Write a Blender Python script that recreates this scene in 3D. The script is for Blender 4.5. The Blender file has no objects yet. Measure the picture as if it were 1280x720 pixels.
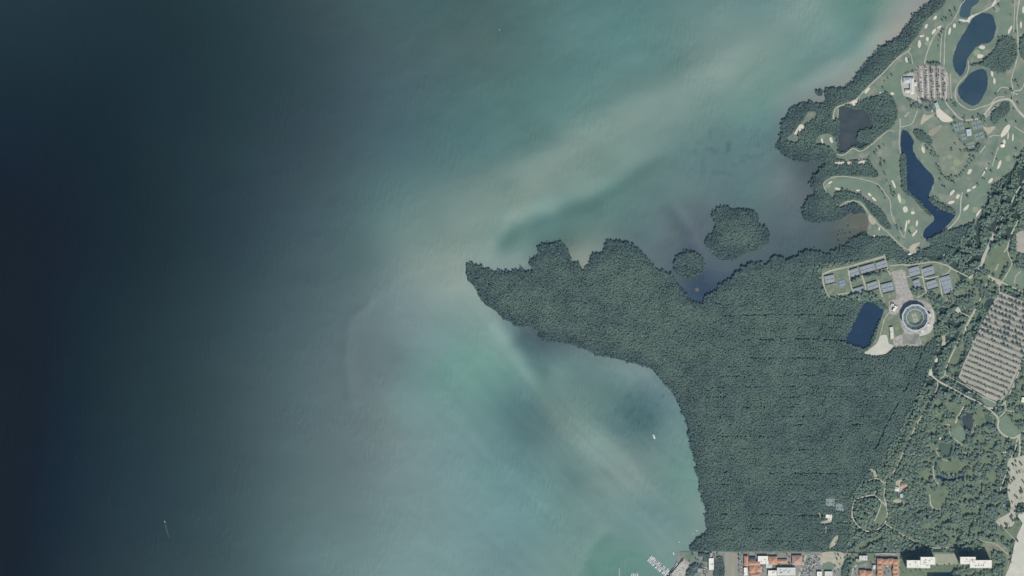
import bpy, bmesh, math, random
import numpy as np
from mathutils import Vector, Matrix, geometry, noise as mnoise

# ------------------------------------------------------------------ camera, sky, sun, exposure
SC = bpy.context.scene
COL = SC.collection
S = 2.5                       # metres per map unit; the map is 1280 x 720 units
CAM_H = 12000.0
def W(x, y, z=0.0):
    return ((x - 640.0) * S, (360.0 - y) * S, z)

cam_d = bpy.data.cameras.new('camera')
cam = bpy.data.objects.new('camera', cam_d)
COL.objects.link(cam)
cam.location = (0, 0, CAM_H)
cam.rotation_euler = (0, 0, 0)
cam_d.sensor_width = 36.0
cam_d.lens = 36.0 * CAM_H / 3200.0
cam_d.clip_start = 10.0
cam_d.clip_end = 30000.0
SC.camera = cam

SUN_EL = math.radians(46.0)
SUN_AZ = math.atan2(0.40, -0.916)       # from +Y towards +X: the sun stands SSE
world = bpy.data.worlds.new('World')
SC.world = world
world.use_nodes = True
wn = world.node_tree
sky = wn.nodes.new('ShaderNodeTexSky')
sky.sky_type = 'NISHITA'
sky.sun_disc = False
sky.sun_elevation = SUN_EL
sky.sun_rotation = SUN_AZ
wn.links.new(sky.outputs[0], wn.nodes['Background'].inputs[0])
wn.nodes['Background'].inputs[1].default_value = 0.085
sun_d = bpy.data.lights.new('sun', 'SUN')
sun_d.energy = 4.2
sun_d.angle = math.radians(0.5)
sun_d.color = (1.0, 0.955, 0.88)
sun = bpy.data.objects.new('sun', sun_d)
COL.objects.link(sun)
sv = Vector((math.sin(SUN_AZ) * math.cos(SUN_EL), math.cos(SUN_AZ) * math.cos(SUN_EL), math.sin(SUN_EL)))
sun.rotation_euler = (-sv).to_track_quat('-Z', 'Y').to_euler()
sun.location = (0, 0, 500)
SC.view_settings.view_transform = 'Standard'
SC.view_settings.look = 'None'
SC.view_settings.exposure = 0.0
SC.view_settings.gamma = 1.0
SC.view_settings.use_curve_mapping = False
SC.render.engine = 'CYCLES'
SC.cycles.max_bounces = 5
SC.cycles.diffuse_bounces = 2
SC.cycles.volume_bounces = 0

# what a sunlit level surface of base colour 1 gives, and what the air adds (linear)
LIT = np.array((1.09, 1.105, 1.13))
AIR = np.array((0.011, 0.017, 0.027))
HAZE_DENSITY = 4.0e-6
HAZE_COLOR = (0.32, 0.64, 1.0)

R = random.Random(7)
NR = np.random.RandomState(11)

# ------------------------------------------------------------------ helpers
def lin(c):
    c = np.asarray(c, float) / 255.0
    return np.where(c <= 0.04045, c / 12.92, ((c + 0.055) / 1.055) ** 2.4)
def T(r, g, b):
    """base colour of a level surface that shows as this sRGB value in sun"""
    v = np.clip((lin((r, g, b)) - AIR) / LIT, 0.004, 0.95)
    return (float(v[0]), float(v[1]), float(v[2]), 1.0)

def new_mat(name):
    m = bpy.data.materials.new(name)
    m.use_nodes = True
    nt = m.node_tree
    return m, nt, nt.nodes['Principled BSDF']

MATS = {}
def mat(name, a, b=None, scale=0.02, rough=0.85, spec=0.15, c=None, scale2=None, bump=0.0, stretch=None, detail=6):
    """procedural surface: noise between colours a and b (and patches of c)"""
    if name in MATS:
        return MATS[name]
    m, nt, p = new_mat(name)
    p.inputs['Roughness'].default_value = rough
    p.inputs['Specular IOR Level'].default_value = spec
    L = nt.links.new
    geo = nt.nodes.new('ShaderNodeNewGeometry')
    src = geo.outputs['Position']
    if stretch:
        mp = nt.nodes.new('ShaderNodeMapping')
        mp.inputs['Rotation'].default_value = (0, 0, stretch[0])
        mp.inputs['Scale'].default_value = (stretch[1], stretch[2], 1)
        L(src, mp.inputs[0]); src = mp.outputs[0]
    n = nt.nodes.new('ShaderNodeTexNoise')
    n.inputs['Scale'].default_value = scale
    n.inputs['Detail'].default_value = detail
    n.inputs['Roughness'].default_value = 0.62
    L(src, n.inputs['Vector'])
    ramp = nt.nodes.new('ShaderNodeMapRange')
    ramp.inputs[1].default_value = 0.32; ramp.inputs[2].default_value = 0.68
    L(n.outputs[0], ramp.inputs[0])
    mix = nt.nodes.new('ShaderNodeMix'); mix.data_type = 'RGBA'
    mix.inputs[6].default_value = a
    mix.inputs[7].default_value = b if b else tuple(min(1, v * 1.12) for v in a[:3]) + (1,)
    L(ramp.outputs[0], mix.inputs[0])
    out = mix.outputs[2]
    if c:
        n2 = nt.nodes.new('ShaderNodeTexNoise')
        n2.inputs['Scale'].default_value = scale2 or scale * 3
        n2.inputs['Detail'].default_value = 4
        L(src, n2.inputs['Vector'])
        r2 = nt.nodes.new('ShaderNodeMapRange')
        r2.inputs[1].default_value = 0.52; r2.inputs[2].default_value = 0.72
        L(n2.outputs[0], r2.inputs[0])
        m2 = nt.nodes.new('ShaderNodeMix'); m2.data_type = 'RGBA'
        L(r2.outputs[0], m2.inputs[0]); L(out, m2.inputs[6]); m2.inputs[7].default_value = c
        out = m2.outputs[2]
    L(out, p.inputs['Base Color'])
    if bump:
        bp = nt.nodes.new('ShaderNodeBump')
        bp.inputs['Strength'].default_value = bump
        bp.inputs['Distance'].default_value = 1.0
        L(n.outputs[0], bp.inputs['Height']); L(bp.outputs[0], p.inputs['Normal'])
    MATS[name] = m
    return m

def mesh_obj(name, verts, faces, material=None, parent=None, smooth=False):
    me = bpy.data.meshes.new(name)
    me.from_pydata(verts, [], faces)
    me.update()
    if material is not None:
        for mm in (material if isinstance(material, (list, tuple)) else [material]):
            me.materials.append(mm)
    if smooth:
        me.polygons.foreach_set('use_smooth', [True] * len(me.polygons))
    o = bpy.data.objects.new(name, me)
    COL.objects.link(o)
    if parent:
        o.parent = parent
    return o
def tag(o, label=None, cat=None, group=None, kind=None):
    if label: o['label'] = label
    if cat: o['category'] = cat
    if group: o['group'] = group
    if kind: o['kind'] = kind
    return o
def empty(name, loc=(0, 0, 0), rz=0.0):
    o = bpy.data.objects.new(name, None)
    o.empty_display_size = 1.0
    o.location = loc; o.rotation_euler = (0, 0, rz)
    COL.objects.link(o)
    return o
def copy_obj(o, parent=None):
    c = o.copy(); COL.objects.link(c); c.parent = parent
    return c
def copy_tree(o, parent=None):
    c = copy_obj(o, parent)
    for ch in list(o.children):
        copy_tree(ch, c)
    return c

def spline(pts, closed=True, n=5):
    pts = [np.array(p, float) for p in pts]
    k = len(pts); out = []
    rng = range(k) if closed else range(k - 1)
    for i in rng:
        if closed:
            p0, p1, p2, p3 = pts[i - 1], pts[i], pts[(i + 1) % k], pts[(i + 2) % k]
        else:
            p1, p2 = pts[i], pts[i + 1]
            p0 = pts[i - 1] if i > 0 else 2 * p1 - p2
            p3 = pts[i + 2] if i + 2 < k else 2 * p2 - p1
        for j in range(n):
            t = j / n
            out.append(0.5 * ((2 * p1) + (-p0 + p2) * t + (2 * p0 - 5 * p1 + 4 * p2 - p3) * t * t + (-p0 + 3 * p1 - 3 * p2 + p3) * t ** 3))
    if not closed:
        out.append(pts[-1])
    return [tuple(p) for p in out]
def wobble(pts, amp, seed=0, freq=0.35):
    out = []
    for (x, y) in pts:
        d = mnoise.noise_vector(Vector((x * freq, y * freq, seed * 3.7)))
        out.append((x + d.x * amp, y + d.y * amp))
    return out

# raster masks on a half-unit grid, for planting
GX0, GY0, GW, GH, GS = -40.0, -40.0, 2760, 1600, 0.5
def raster(mask, pts, val=True):
    P = np.array(pts, float)
    x0, y0 = P[:, 0], P[:, 1]
    x1, y1 = np.roll(x0, -1), np.roll(y0, -1)
    r0 = max(0, int((y0.min() - GY0) / GS)); r1 = min(GH - 1, int((y0.max() - GY0) / GS) + 1)
    for r in range(r0, r1 + 1):
        yy = GY0 + (r + 0.5) * GS
        c = (y0 <= yy) != (y1 <= yy)
        if not c.any():
            continue
        xs = np.sort(x0[c] + (yy - y0[c]) * (x1[c] - x0[c]) / (y1[c] - y0[c]))
        for a, b in zip(xs[0::2], xs[1::2]):
            ia = max(0, int(round((a - GX0) / GS))); ib = min(GW, int(round((b - GX0) / GS)))
            if ib > ia:
                mask[r, ia:ib] = val
OPEN = np.zeros((GH, GW), bool)      # where no woodland grows
def grow(pts, d):
    P = np.array(pts, float); c = P.mean(0)
    v = P - c; l = np.linalg.norm(v, axis=1, keepdims=True) + 1e-6
    return (P + v / l * d).tolist()

ZL = {'ground': 0.6, 'lawn': 0.8, 'fairway': 0.95, 'water': 1.1, 'lot': 1.15, 'road': 1.35, 'path': 1.5, 'sand': 1.65, 'mark': 1.8}
SHEETS = [0]
def sheet(name, pts, level, material, smooth=True, wob=0.0, open_=True, pad=0.25, n=5, dz=0.0, kind='structure', parent=None):
    q = spline(pts, True, n) if smooth else [tuple(p) for p in pts]
    if wob:
        q = wobble(q, wob, seed=len(pts))
    if open_:
        raster(OPEN, grow(q, pad))
    SHEETS[0] += 1
    z = ZL[level] + dz + (SHEETS[0] % 12) * 0.011
    vs = [W(x, y, z) for x, y in q]
    tris = geometry.tessellate_polygon([[Vector(v) for v in vs]])
    fs = []
    for t in tris:
        a, b, c = (Vector(vs[i]) for i in t)
        fs.append(tuple(t) if (b - a).cross(c - a).z > 0 else (t[0], t[2], t[1]))
    o = mesh_obj(name, vs, fs, material, parent)
    if kind:
        o['kind'] = kind
    return o
def ribbon(name, pts, width, level, material, smooth=True, open_=True, pad=0.3, n=5, dz=0.0, vary=0.0, kind='structure'):
    q = np.array(spline(pts, False, n) if smooth else pts, float)
    d = np.gradient(q, axis=0)
    d /= np.linalg.norm(d, axis=1, keepdims=True) + 1e-9
    nrm = np.stack([-d[:, 1], d[:, 0]], 1)
    w = np.full(len(q), width / 2.0)
    if vary:
        w *= np.array([1 + vary * mnoise.noise(Vector((x * .3, y * .3, 1.3))) * 1.6 for x, y in q])
    a = q + nrm * w[:, None]; b = q - nrm * w[:, None]
    z = ZL[level] + dz
    vs = [W(x, y, z) for x, y in a] + [W(x, y, z) for x, y in b]
    k = len(q)
    fs = [(i, i + 1, k + i + 1, k + i) for i in range(k - 1)]
    o = mesh_obj(name, vs, fs, material)
    if o.data.polygons[0].normal.z < 0:
        o.data.flip_normals()
    if kind:
        o['kind'] = kind
    if open_:
        a2 = q + nrm * (w[:, None] + pad); b2 = q - nrm * (w[:, None] + pad)
        for i in range(k - 1):
            raster(OPEN, [a2[i], a2[i + 1], b2[i + 1], b2[i]])
    return o
def rect_pts(cx, cy, w, h, ang=0.0):
    c, s = math.cos(math.radians(ang)), math.sin(math.radians(ang))
    return [(cx + x * c - y * s, cy + x * s + y * c) for x, y in ((-w / 2, -h / 2), (w / 2, -h / 2), (w / 2, h / 2), (-w / 2, h / 2))]
def blob(cx, cy, w, h, ang=0.0, n=10, seed=0, amp=0.22):
    c, s = math.cos(math.radians(ang)), math.sin(math.radians(ang))
    rr = random.Random(int(cx * 31 + cy * 17) + seed)
    out = []
    for i in range(n):
        t = 2 * math.pi * i / n
        k = 1 + rr.uniform(-amp, amp)
        x, y = w / 2 * k * math.cos(t), h / 2 * k * math.sin(t)
        out.append((cx + x * c - y * s, cy + x * s + y * c))
    return out

# ------------------------------------------------------------------ colours
M_GROUND = mat('scrub ground', T(56, 74, 76), T(70, 86, 84), 0.03)
M_PARK = mat('park grass', T(102, 121, 104), T(126, 138, 118), 0.03, c=T(90, 110, 98), scale2=0.06)
M_GOLF = mat('golf rough', T(103, 124, 115), T(131, 143, 131), 0.022, c=T(148, 151, 140), scale2=0.03, bump=0.3)
M_FAIR = mat('mown fairway', T(111, 133, 119), T(125, 142, 128), 0.03)
M_GREEN = mat('putting green', T(138, 154, 132), T(146, 160, 138), 0.08)
M_RANGE = mat('driving range turf', T(116, 132, 120), T(136, 145, 132), 0.03, c=T(146, 150, 138), scale2=0.05)
M_SAND = mat('bunker sand', T(202, 200, 186), T(216, 212, 200), 0.15)
M_TAN = mat('trodden tan earth', T(166, 166, 148), T(186, 184, 168), 0.06)
M_BEACH = mat('beach sand', T(188, 190, 180), T(206, 206, 196), 0.03)
M_PATH = mat('pale cart path', T(160, 167, 152), T(188, 190, 176), 0.05)
M_ROAD = mat('pale worn asphalt road', T(168, 171, 162), T(190, 190, 180), 0.06)
M_LOT = mat('worn car park asphalt', T(154, 157, 150), T(182, 180, 171), 0.05)
M_GREYLOT = mat('grey village asphalt', T(126, 132, 130), T(154, 156, 150), 0.05, c=T(104, 118, 104), scale2=.03)
M_BAY = mat('stained car-shaded bays', T(136, 139, 134), T(158, 157, 151), 0.12, c=T(172, 165, 160), scale2=.2)  # stain mottling, plus a darker tone painting in shading from parked cars
M_DUNE = mat('dune scrub', T(112, 124, 110), T(146, 150, 136), 0.06, c=T(160, 162, 148), scale2=.1)
M_PLAZA = mat('pinkish plaza paving', T(150, 153, 150), T(186, 182, 176), 0.1, c=T(128, 134, 132), scale2=.16)
M_DIRT = mat('bare field', T(142, 144, 134), T(158, 156, 146), 0.03, stretch=(0, 3, 0.4))
M_MEDIAN = mat('planted median', T(86, 100, 90), T(112, 122, 108), 0.08)
M_MARSH = mat('brown marsh', T(92, 101, 96), T(108, 112, 102), 0.03, c=T(86, 88, 94), scale2=0.02)

def water_mat(name, a, b, scale=0.02):
    if name in MATS: return MATS[name]
    m = mat(name, a, b, scale, rough=0.22, spec=0.35)
    return m
M_LAKE = water_mat('dark lake water', T(42, 63, 88), T(52, 73, 97), 0.012)
M_LAKE5 = water_mat('greenish lake water', T(52, 76, 94), T(66, 88, 102), 0.01)
M_LAKE2 = water_mat('shallow pond water', T(68, 92, 106), T(74, 98, 110))
M_LAKE3 = water_mat('muddy pond water', T(64, 77, 83), T(80, 90, 96), 0.03)
M_LAKE4 = water_mat('algae pond water', T(80, 102, 94), T(90, 112, 102))
M_POOL = water_mat('pool water', T(70, 110, 150), T(84, 124, 160))

# ------------------------------------------------------------------ the sea
CP = """
0 0 40 57 66;100 0 38 56 65;0 100 33 48 58;100 100 32 47 57;0 200 26 39 53;100 200 28 42 53;0 300 20 33 47;200 0 38 55 63;200 200 36 51 60;200 300 36 51 59
300 0 45 64 71;300 100 43 62 70;300 200 47 66 74;0 400 17 29 45;100 400 30 44 55;200 400 41 57 65;300 400 59 78 85;0 500 17 28 44;100 500 32 46 57;200 500 44 61 67
300 500 64 83 89;0 600 18 31 46;100 600 33 48 60;300 600 65 84 89;100 710 38 52 62;200 710 51 68 76;300 710 69 90 94;-60 -40 38 55 64;-60 300 17 29 44;-60 760 20 32 46
400 0 61 80 85;400 200 65 82 90;400 350 78 99 103;400 400 84 105 110;400 600 94 115 117;400 710 101 126 128;500 0 72 98 100;500 60 76 96 100;500 150 76 100 106;500 200 82 108 114
480 250 90 118 119;500 300 110 134 132;500 350 118 137 138;500 400 115 136 138;500 450 108 127 130;500 600 116 138 140;500 710 119 145 145;450 320 86 109 111;450 420 99 118 121;450 550 103 122 125
450 650 105 128 130;350 560 80 100 105;600 0 76 100 101;600 50 84 103 103;600 150 84 115 113;600 200 94 125 121;600 240 120 138 134;600 280 130 146 140;560 320 132 148 142;530 340 126 143 138
604 312 128 148 142;550 240 104 128 126;550 280 118 138 134;620 298 106 138 132;640 295 98 134 130;660 300 108 136 130;720 280 92 124 122;760 270 95 125 122;640 322 126 146 142;615 328 136 152 147
720 308 118 128 120;728 325 140 146 136;700 296 92 116 112;655 328 128 142 140;672 302 100 122 118;700 0 91 119 118;700 50 94 122 122;700 150 105 138 134;700 200 124 142 136;700 240 115 138 134
660 240 126 144 137;650 200 114 136 130;740 160 122 144 138;800 0 97 128 128;800 50 99 132 130;800 100 105 134 131;800 145 128 146 140;800 180 118 142 138;800 220 105 130 128;800 260 100 122 122
800 296 98 114 118;760 220 110 136 132;900 0 109 136 134;900 50 122 145 141;900 130 112 142 136;900 210 100 122 126;900 240 98 118 122;856 280 96 108 114;838 280 104 113 114;830 300 98 110 115
850 120 128 147 141;850 70 107 136 132;960 0 104 138 138;1000 0 130 148 142;1040 40 130 148 142;1090 5 100 138 128;1080 30 107 138 136;1020 75 106 140 138;1000 90 106 141 135;1095 50 142 152 144
1070 80 140 148 140;1040 85 134 146 142;1130 10 148 152 148;1150 5 142 147 146;1180 -30 140 146 146;1100 -40 100 138 130;960 60 128 146 140;960 100 120 145 138;970 112 108 145 135;1000 110 125 142 140
1010 120 130 142 138;1040 100 135 145 140;950 135 106 140 134;955 160 102 132 132;982 130 128 140 140;963 180 96 122 125;968 200 98 116 120;980 220 108 120 122;960 240 105 120 122;1000 215 88 100 105
1000 240 98 110 114;990 260 96 108 114;1010 207 80 95 100;970 280 90 104 112;1000 290 88 102 106;1030 290 84 98 104;1050 285 88 98 98;1068 280 104 108 100;1074 284 96 100 98;960 312 89 101 107
985 308 82 98 105;940 326 85 98 106;900 335 83 96 105;868 290 90 102 111;874 306 89 101 107;1020 300 82 96 104;840 350 86 99 108;840 262 98 116 118;600 382 138 156 150;580 380 132 152 148
560 400 122 146 146;580 440 112 150 142;600 420 124 150 148;630 430 124 152 148;648 430 102 124 122;668 425 85 100 112;700 442 92 116 120;740 452 104 126 127;780 465 118 138 138;805 466 124 140 142
690 462 108 138 132;720 480 104 132 130;760 480 100 128 126;650 490 98 130 130;640 505 94 124 128;680 520 105 125 125;720 510 114 136 131;810 530 81 109 118;770 510 92 120 122;840 520 105 132 132
855 560 108 140 136;840 545 115 138 136;700 540 116 136 131;780 570 117 137 134;620 540 104 136 136;580 520 116 144 142;560 560 118 144 146;620 620 112 146 146;680 600 110 142 142;720 600 105 132 130
760 600 122 142 138;800 600 126 143 140;840 610 108 138 134;860 600 110 145 138;872 640 128 145 138;850 650 108 140 138;820 660 118 140 140;760 660 118 142 140;700 660 112 144 140;640 680 112 140 144
560 700 122 148 148;740 690 107 141 136;790 680 108 140 136;830 690 120 144 140;738 718 98 134 126;700 712 118 144 140;800 712 104 138 132;640 272 130 147 139;652 264 128 145 138;666 283 98 132 127
630 308 104 136 133;618 310 130 148 142;690 256 125 143 137;702 272 96 128 124;735 238 122 142 134;748 253 98 126 122;788 203 118 140 134;802 220 100 127 124;840 195 104 130 128;640 420 120 146 142
655 445 115 143 140;668 468 111 141 137;656 414 86 104 112;668 440 89 109 116;682 465 98 126 124;625 398 128 150 146;690 175 102 133 129;715 175 124 142 136;740 130 104 137 134;760 150 124 144 138
660 190 102 130 128;670 205 120 138 133;840 90 107 135 132;850 105 118 139 135;728 690 116 142 138;722 708 117 143 139;756 672 110 141 136;745 664 117 142 139;490 480 114 130 132;490 540 116 133 134
520 470 108 138 137;550 480 110 144 140;640 460 110 145 138;560 460 112 146 140;850 180 106 134 132;850 230 102 126 126;920 180 100 126 127;935 150 106 138 134;1140 2 146 150 146;1105 40 146 153 145
1200 760 100 132 130;1010 760 104 136 132;1200 520 100 131 130;1050 560 104 134 132;1190 230 104 132 130;1200 690 100 132 130;1190 400 102 131 130
"""
PROBE = """
700 100 90 123 121;750 190 120 143 135;640 240 118 139 134;690 286 97 129 127;760 240 106 137 131;1060 60 108 143 140;1115 25 143 152 145;590 460 112 149 141;540 430 120 145 145;500 490 112 137 137
740 560 126 149 145;800 510 82 112 116;660 550 93 121 123;750 700 106 141 133;940 244 95 120 121;880 358 62 78 98;800 20 94 128 126;700 20 91 122 121;600 100 84 110 110;600 180 89 119 121
800 80 103 136 134;900 170 99 125 125;820 290 97 119 124;800 640 112 141 140;100 300 28 40 52;300 300 50 68 77;200 600 46 64 73;400 500 91 111 115;200 100 35 51 60;500 100 77 99 106
400 300 74 95 102;300 650 68 89 94;562 362 139 154 149;562 622 120 145 146;902 92 130 149 144;12 12 39 56 65;12 702 23 35 49;402 102 58 77 85
"""
NCP = sum(len([t for t in l.split(';') if t.strip()]) for l in CP.strip().splitlines())
cps = np.array([[float(v) for v in t.split()] for line in (CP.strip() + '\n' + PROBE.strip()).splitlines() for t in line.split(';') if t.strip()])
def tps(cp, vals, q, lam):
    n = len(cp)
    def U(r2):
        return np.where(r2 > 0, 0.5 * r2 * np.log(r2 + 1e-12), 0.0)
    sc = 100.0
    c = cp / sc
    K = U(((c[:, None] - c[None]) ** 2).sum(2)) + np.diag(lam) / 1000.0
    P = np.hstack([np.ones((n, 1)), c])
    A = np.zeros((n + 3, n + 3)); A[:n, :n] = K; A[:n, n:] = P; A[n:, :n] = P.T
    B = np.zeros((n + 3, vals.shape[1])); B[:n] = vals
    w = np.linalg.solve(A, B)
    out = np.empty((len(q), vals.shape[1]))
    for i in range(0, len(q), 8000):
        qq = q[i:i + 8000] / sc
        out[i:i + 8000] = U(((qq[:, None] - c[None]) ** 2).sum(2)) @ w[:n] + np.hstack([np.ones((len(qq), 1)), qq]) @ w[n:]
    return out
def seg_dist(q, a, b):
    a = np.array(a, float); b = np.array(b, float)
    t = np.clip(((q - a) @ (b - a)) / ((b - a) @ (b - a)), 0, 1)
    return np.linalg.norm(q - (a + t[:, None] * (b - a)), axis=1), t

xs = np.concatenate([[-640, -300], np.arange(-60, 1341, 2.5), [1600, 1920]])
ys = np.concatenate([[-600, -250], np.arange(-60, 781, 2.5), [1000, 1320]])
gx, gy = np.meshgrid(xs, ys)
q = np.stack([gx.ravel(), gy.ravel()], 1)
qc = np.stack([np.clip(q[:, 0], -60, 1200), np.clip(q[:, 1], -45, 765)], 1)
# silt plumes drift, so the lookup is warped a little
warp = np.array([mnoise.noise_vector(Vector((x * .016, y * .016, .5))) * 4 + mnoise.noise_vector(Vector((x * .05, y * .05, 4.5))) * 2.5 for x, y in qc])
qw = qc + warp[:, :2] * np.clip((qc[:, :1] - 380) / 150, 0.1, 1)
sure = np.arange(len(cps)) >= NCP
lamL = np.where(cps[:, 0] < 370, 150.0, 7.0) * np.where(sure, .2, 1); lamC = np.where(cps[:, 0] < 370, 300.0, 160.0) * np.where(sure, .15, 1)
lum = tps(cps[:, :2], cps[:, 3:4], qw, lamL)
chroma = tps(cps[:, :2], cps[:, [2, 4]] - cps[:, 3:4], qw, lamC)
sea_rgb = np.stack([lum[:, 0] + chroma[:, 0], lum[:, 0], lum[:, 0] + chroma[:, 1]], 1)
# drifting silt and seagrass streaks on top: a, b, half width, colour change
STREAKS = [((700, 525), (815, 625), 22, (7, 6, 5)), ((640, 495), (735, 590), 12, (-10, -9, -6)), ((740, 535), (845, 640), 5, (6, 5, 3)),
           ((655, 470), (700, 520), 4, (8, 6, 3)), ((715, 515), (775, 570), 2.5, (7, 6, 5)), ((705, 522), (775, 590), 2.6, (-9, -8, -6)), ((660, 505), (720, 570), 3, (-8, -7, -5)), ((690, 500), (735, 540), 2, (6, 6, 4)), ((740, 575), (800, 640), 2.6, (-6, -5, -4)), ((680, 560), (730, 610), 5, (-7, -6, -4)),
           ((735, 570), (830, 655), 4, (-5, -4, -2)), ((760, 600), (850, 690), 3, (4, 3, 2)),
           ((838, 262), (866, 300), 5, (-10, -10, -3)), ((866, 300), (880, 345), 8, (-6, -6, 0)), ((841, 290), (862, 312), 5, (8, 4, 2)),
           ((480, 368), (440, 400), 4, (8, 8, 8)), ((440, 400), (432, 460), 4, (7, 7, 7)), ((432, 460), (445, 515), 4, (6, 6, 6)),
           ((500, 330), (600, 345), 18, (6, 4, 2)), ((735, 52), (690, 72), 4, (7, 6, 4)), ((770, 8), (690, 75), 5, (6, 5, 3)),
           ((700, 200), (640, 262), 20, (5, 4, 2)), ((820, 700), (735, 690), 6, (-3, 0, -3)), ((640, 380), (660, 430), 5, (-8, -8, -6)),
           ((1170, 0), (1090, 62), 6, (8, 3, 1)), ((645, 262), (625, 300), 5, (6, 4, 2)), ((660, 258), (740, 250), 7, (-6, 2, 0))]
for a, b, hw, dc in STREAKS:
    d, t = seg_dist(q + warp[:, :2] * .6, a, b)
    wgt = np.exp(-(d / hw) ** 2) * np.clip(np.minimum(t, 1 - t) * 5 + 0.25, 0, 1)
    sea_rgb += wgt[:, None] * np.array(dc) * .6
# edges where one water mass slides past another: polyline (right-hand side lighter), half width, strength
def signed(qq, poly):
    best = np.full(len(qq), 1e9); sg = np.zeros(len(qq)); tt = np.zeros(len(qq)); n_ = len(poly) - 1
    for i in range(n_):
        a = np.array(poly[i], float); b = np.array(poly[i + 1], float)
        d, t = seg_dist(qq, a, b)
        cr = (b[0] - a[0]) * (qq[:, 1] - a[1]) - (b[1] - a[1]) * (qq[:, 0] - a[0])
        k = d < best
        best[k] = d[k]; sg[k] = np.sign(cr[k]); tt[k] = (i + t[k]) / n_
    return best * sg, tt
for poly, hw, am in [([(850, 180), (790, 214), (740, 246), (690, 264), (645, 280), (625, 300), (612, 322)], 9, 9), ([(600, 215), (660, 195), (720, 160), (800, 118), (880, 80), (970, 26)], 15, 5),
                     ([(676, 482), (655, 450), (640, 425), (616, 393)], 8, -9), ([(765, 660), (748, 675), (735, 695), (728, 722)], 7, 5), ([(985, 112), (1020, 92), (1070, 64), (1104, 20)], 9, 6),
                     ([(834, 250), (852, 282), (868, 312), (880, 340)], 7, -6), ([(470, 372), (440, 402), (433, 460), (446, 515)], 6, -3)]:
    sd, tt = signed(q + warp[:, :2] * .5, poly)
    end = np.clip(np.minimum(tt, 1 - tt) * 6 + .1, 0, 1)
    sea_rgb += ((sd / hw) * np.exp(.5 - .5 * (sd / hw) ** 2) * am * end)[:, None] * np.array((1.08, .98, .9))
# wisps of silt drawn out along the currents, seagrass mottling
def fbm(u, v, seed, octs=4):
    out = np.zeros(len(u)); a = 1.0
    for o in range(octs):
        k = 2.0 ** o
        out += a * np.array([mnoise.noise(Vector((x * k, y * k, seed + o * 7.3))) for x, y in zip(u, v)]); a *= .6
    return out
inb = (q[:, 0] > 330) & (q[:, 0] < 1180) & (q[:, 1] > -20) & (q[:, 1] < 730)
X, Y = (qc + warp[:, :2] * 1.5)[inb].T
north = np.clip((400 - Y) / 60, 0, 1)
wn_ = fbm((X * .86 - Y * .5) * .010, (X * .5 + Y * .86) * .055, 2.0)
ws_ = fbm((X * .70 + Y * .72) * .009, (X * .72 - Y * .70) * .075, 5.0)
mo = fbm(X * .035, Y * .045, 9.0, 4)
sh = np.clip((X - 350) / 260, .1, 1)
dl = (north * wn_ * 2.4 + (1 - north) * ws_ * 3.2 + mo * 1.5) * sh
fs_ = fbm((X * .70 + Y * .72) * .018, (X * .72 - Y * .70) * .24, 17.0, 3)
dl += fs_ * 4.2 * np.exp(-(((X - 745) / 95) ** 2 + ((Y - 565) / 85) ** 2))
sea_rgb[inb] += dl[:, None] * np.array((1.05, 1.0, .92))
# seagrass beds: dark flecks on the flats off the golf shore
bed = np.exp(-(((X - 905) / 55) ** 2 + ((Y - 185) / 32) ** 2)) + .8 * np.exp(-(((X - 660) / 60) ** 2 + ((Y - 450) / 40) ** 2)) * 0 + .7 * np.exp(-(((X - 800) / 40) ** 2 + ((Y - 510) / 30) ** 2))
fl = np.clip(fbm(X * .12, Y * .12, 14.0, 3) - .12, 0, 1)
sea_rgb[inb] -= (bed * fl * 22)[:, None] * np.array((1, .95, .8))
sea_rgb += np.clip((q[:, :1] - 450) / 100, 0, 1) * np.array((-1.0, 2.0, 2.0))
sea_rgb = np.clip(sea_rgb, 12, 200)
SEA_LIT = LIT * 1.0
SEA_AIR = AIR * 1.0
sea_base = np.clip((lin(sea_rgb) - SEA_AIR) / SEA_LIT, 0.0015, 0.9)
m, nt, p = new_mat('bay water')
att = nt.nodes.new('ShaderNodeAttribute'); att.attribute_name = 'silt_and_glint_tint'
geo = nt.nodes.new('ShaderNodeNewGeometry')
mp = nt.nodes.new('ShaderNodeMapping'); mp.inputs['Rotation'].default_value = (0, 0, math.radians(28)); mp.inputs['Scale'].default_value = (1.0, 0.36, 1)
nt.links.new(geo.outputs['Position'], mp.inputs[0])
n1 = nt.nodes.new('ShaderNodeTexNoise'); n1.inputs['Scale'].default_value = 0.1; n1.inputs['Detail'].default_value = 4
nt.links.new(mp.outputs[0], n1.inputs['Vector'])
mp2 = nt.nodes.new('ShaderNodeMapping'); mp2.inputs['Rotation'].default_value = (0, 0, math.radians(-42)); mp2.inputs['Scale'].default_value = (0.35, 1.0, 1)
nt.links.new(geo.outputs['Position'], mp2.inputs[0])
n2 = nt.nodes.new('ShaderNodeTexNoise'); n2.inputs['Scale'].default_value = 0.012; n2.inputs['Detail'].default_value = 5
nt.links.new(mp2.outputs[0], n2.inputs['Vector'])
mr = nt.nodes.new('ShaderNodeMapRange'); mr.inputs[1].default_value = 0.3; mr.inputs[2].default_value = 0.7; mr.inputs[3].default_value = 0.96; mr.inputs[4].default_value = 1.04
nt.links.new(n2.outputs[0], mr.inputs[0])
mul = nt.nodes.new('ShaderNodeMix'); mul.data_type = 'RGBA'; mul.blend_type = 'MULTIPLY'; mul.inputs[0].default_value = 1.0
nt.links.new(att.outputs['Color'], mul.inputs[6]); nt.links.new(mr.outputs[0], mul.inputs[7])
nt.links.new(mul.outputs[2], p.inputs['Base Color'])
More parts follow.
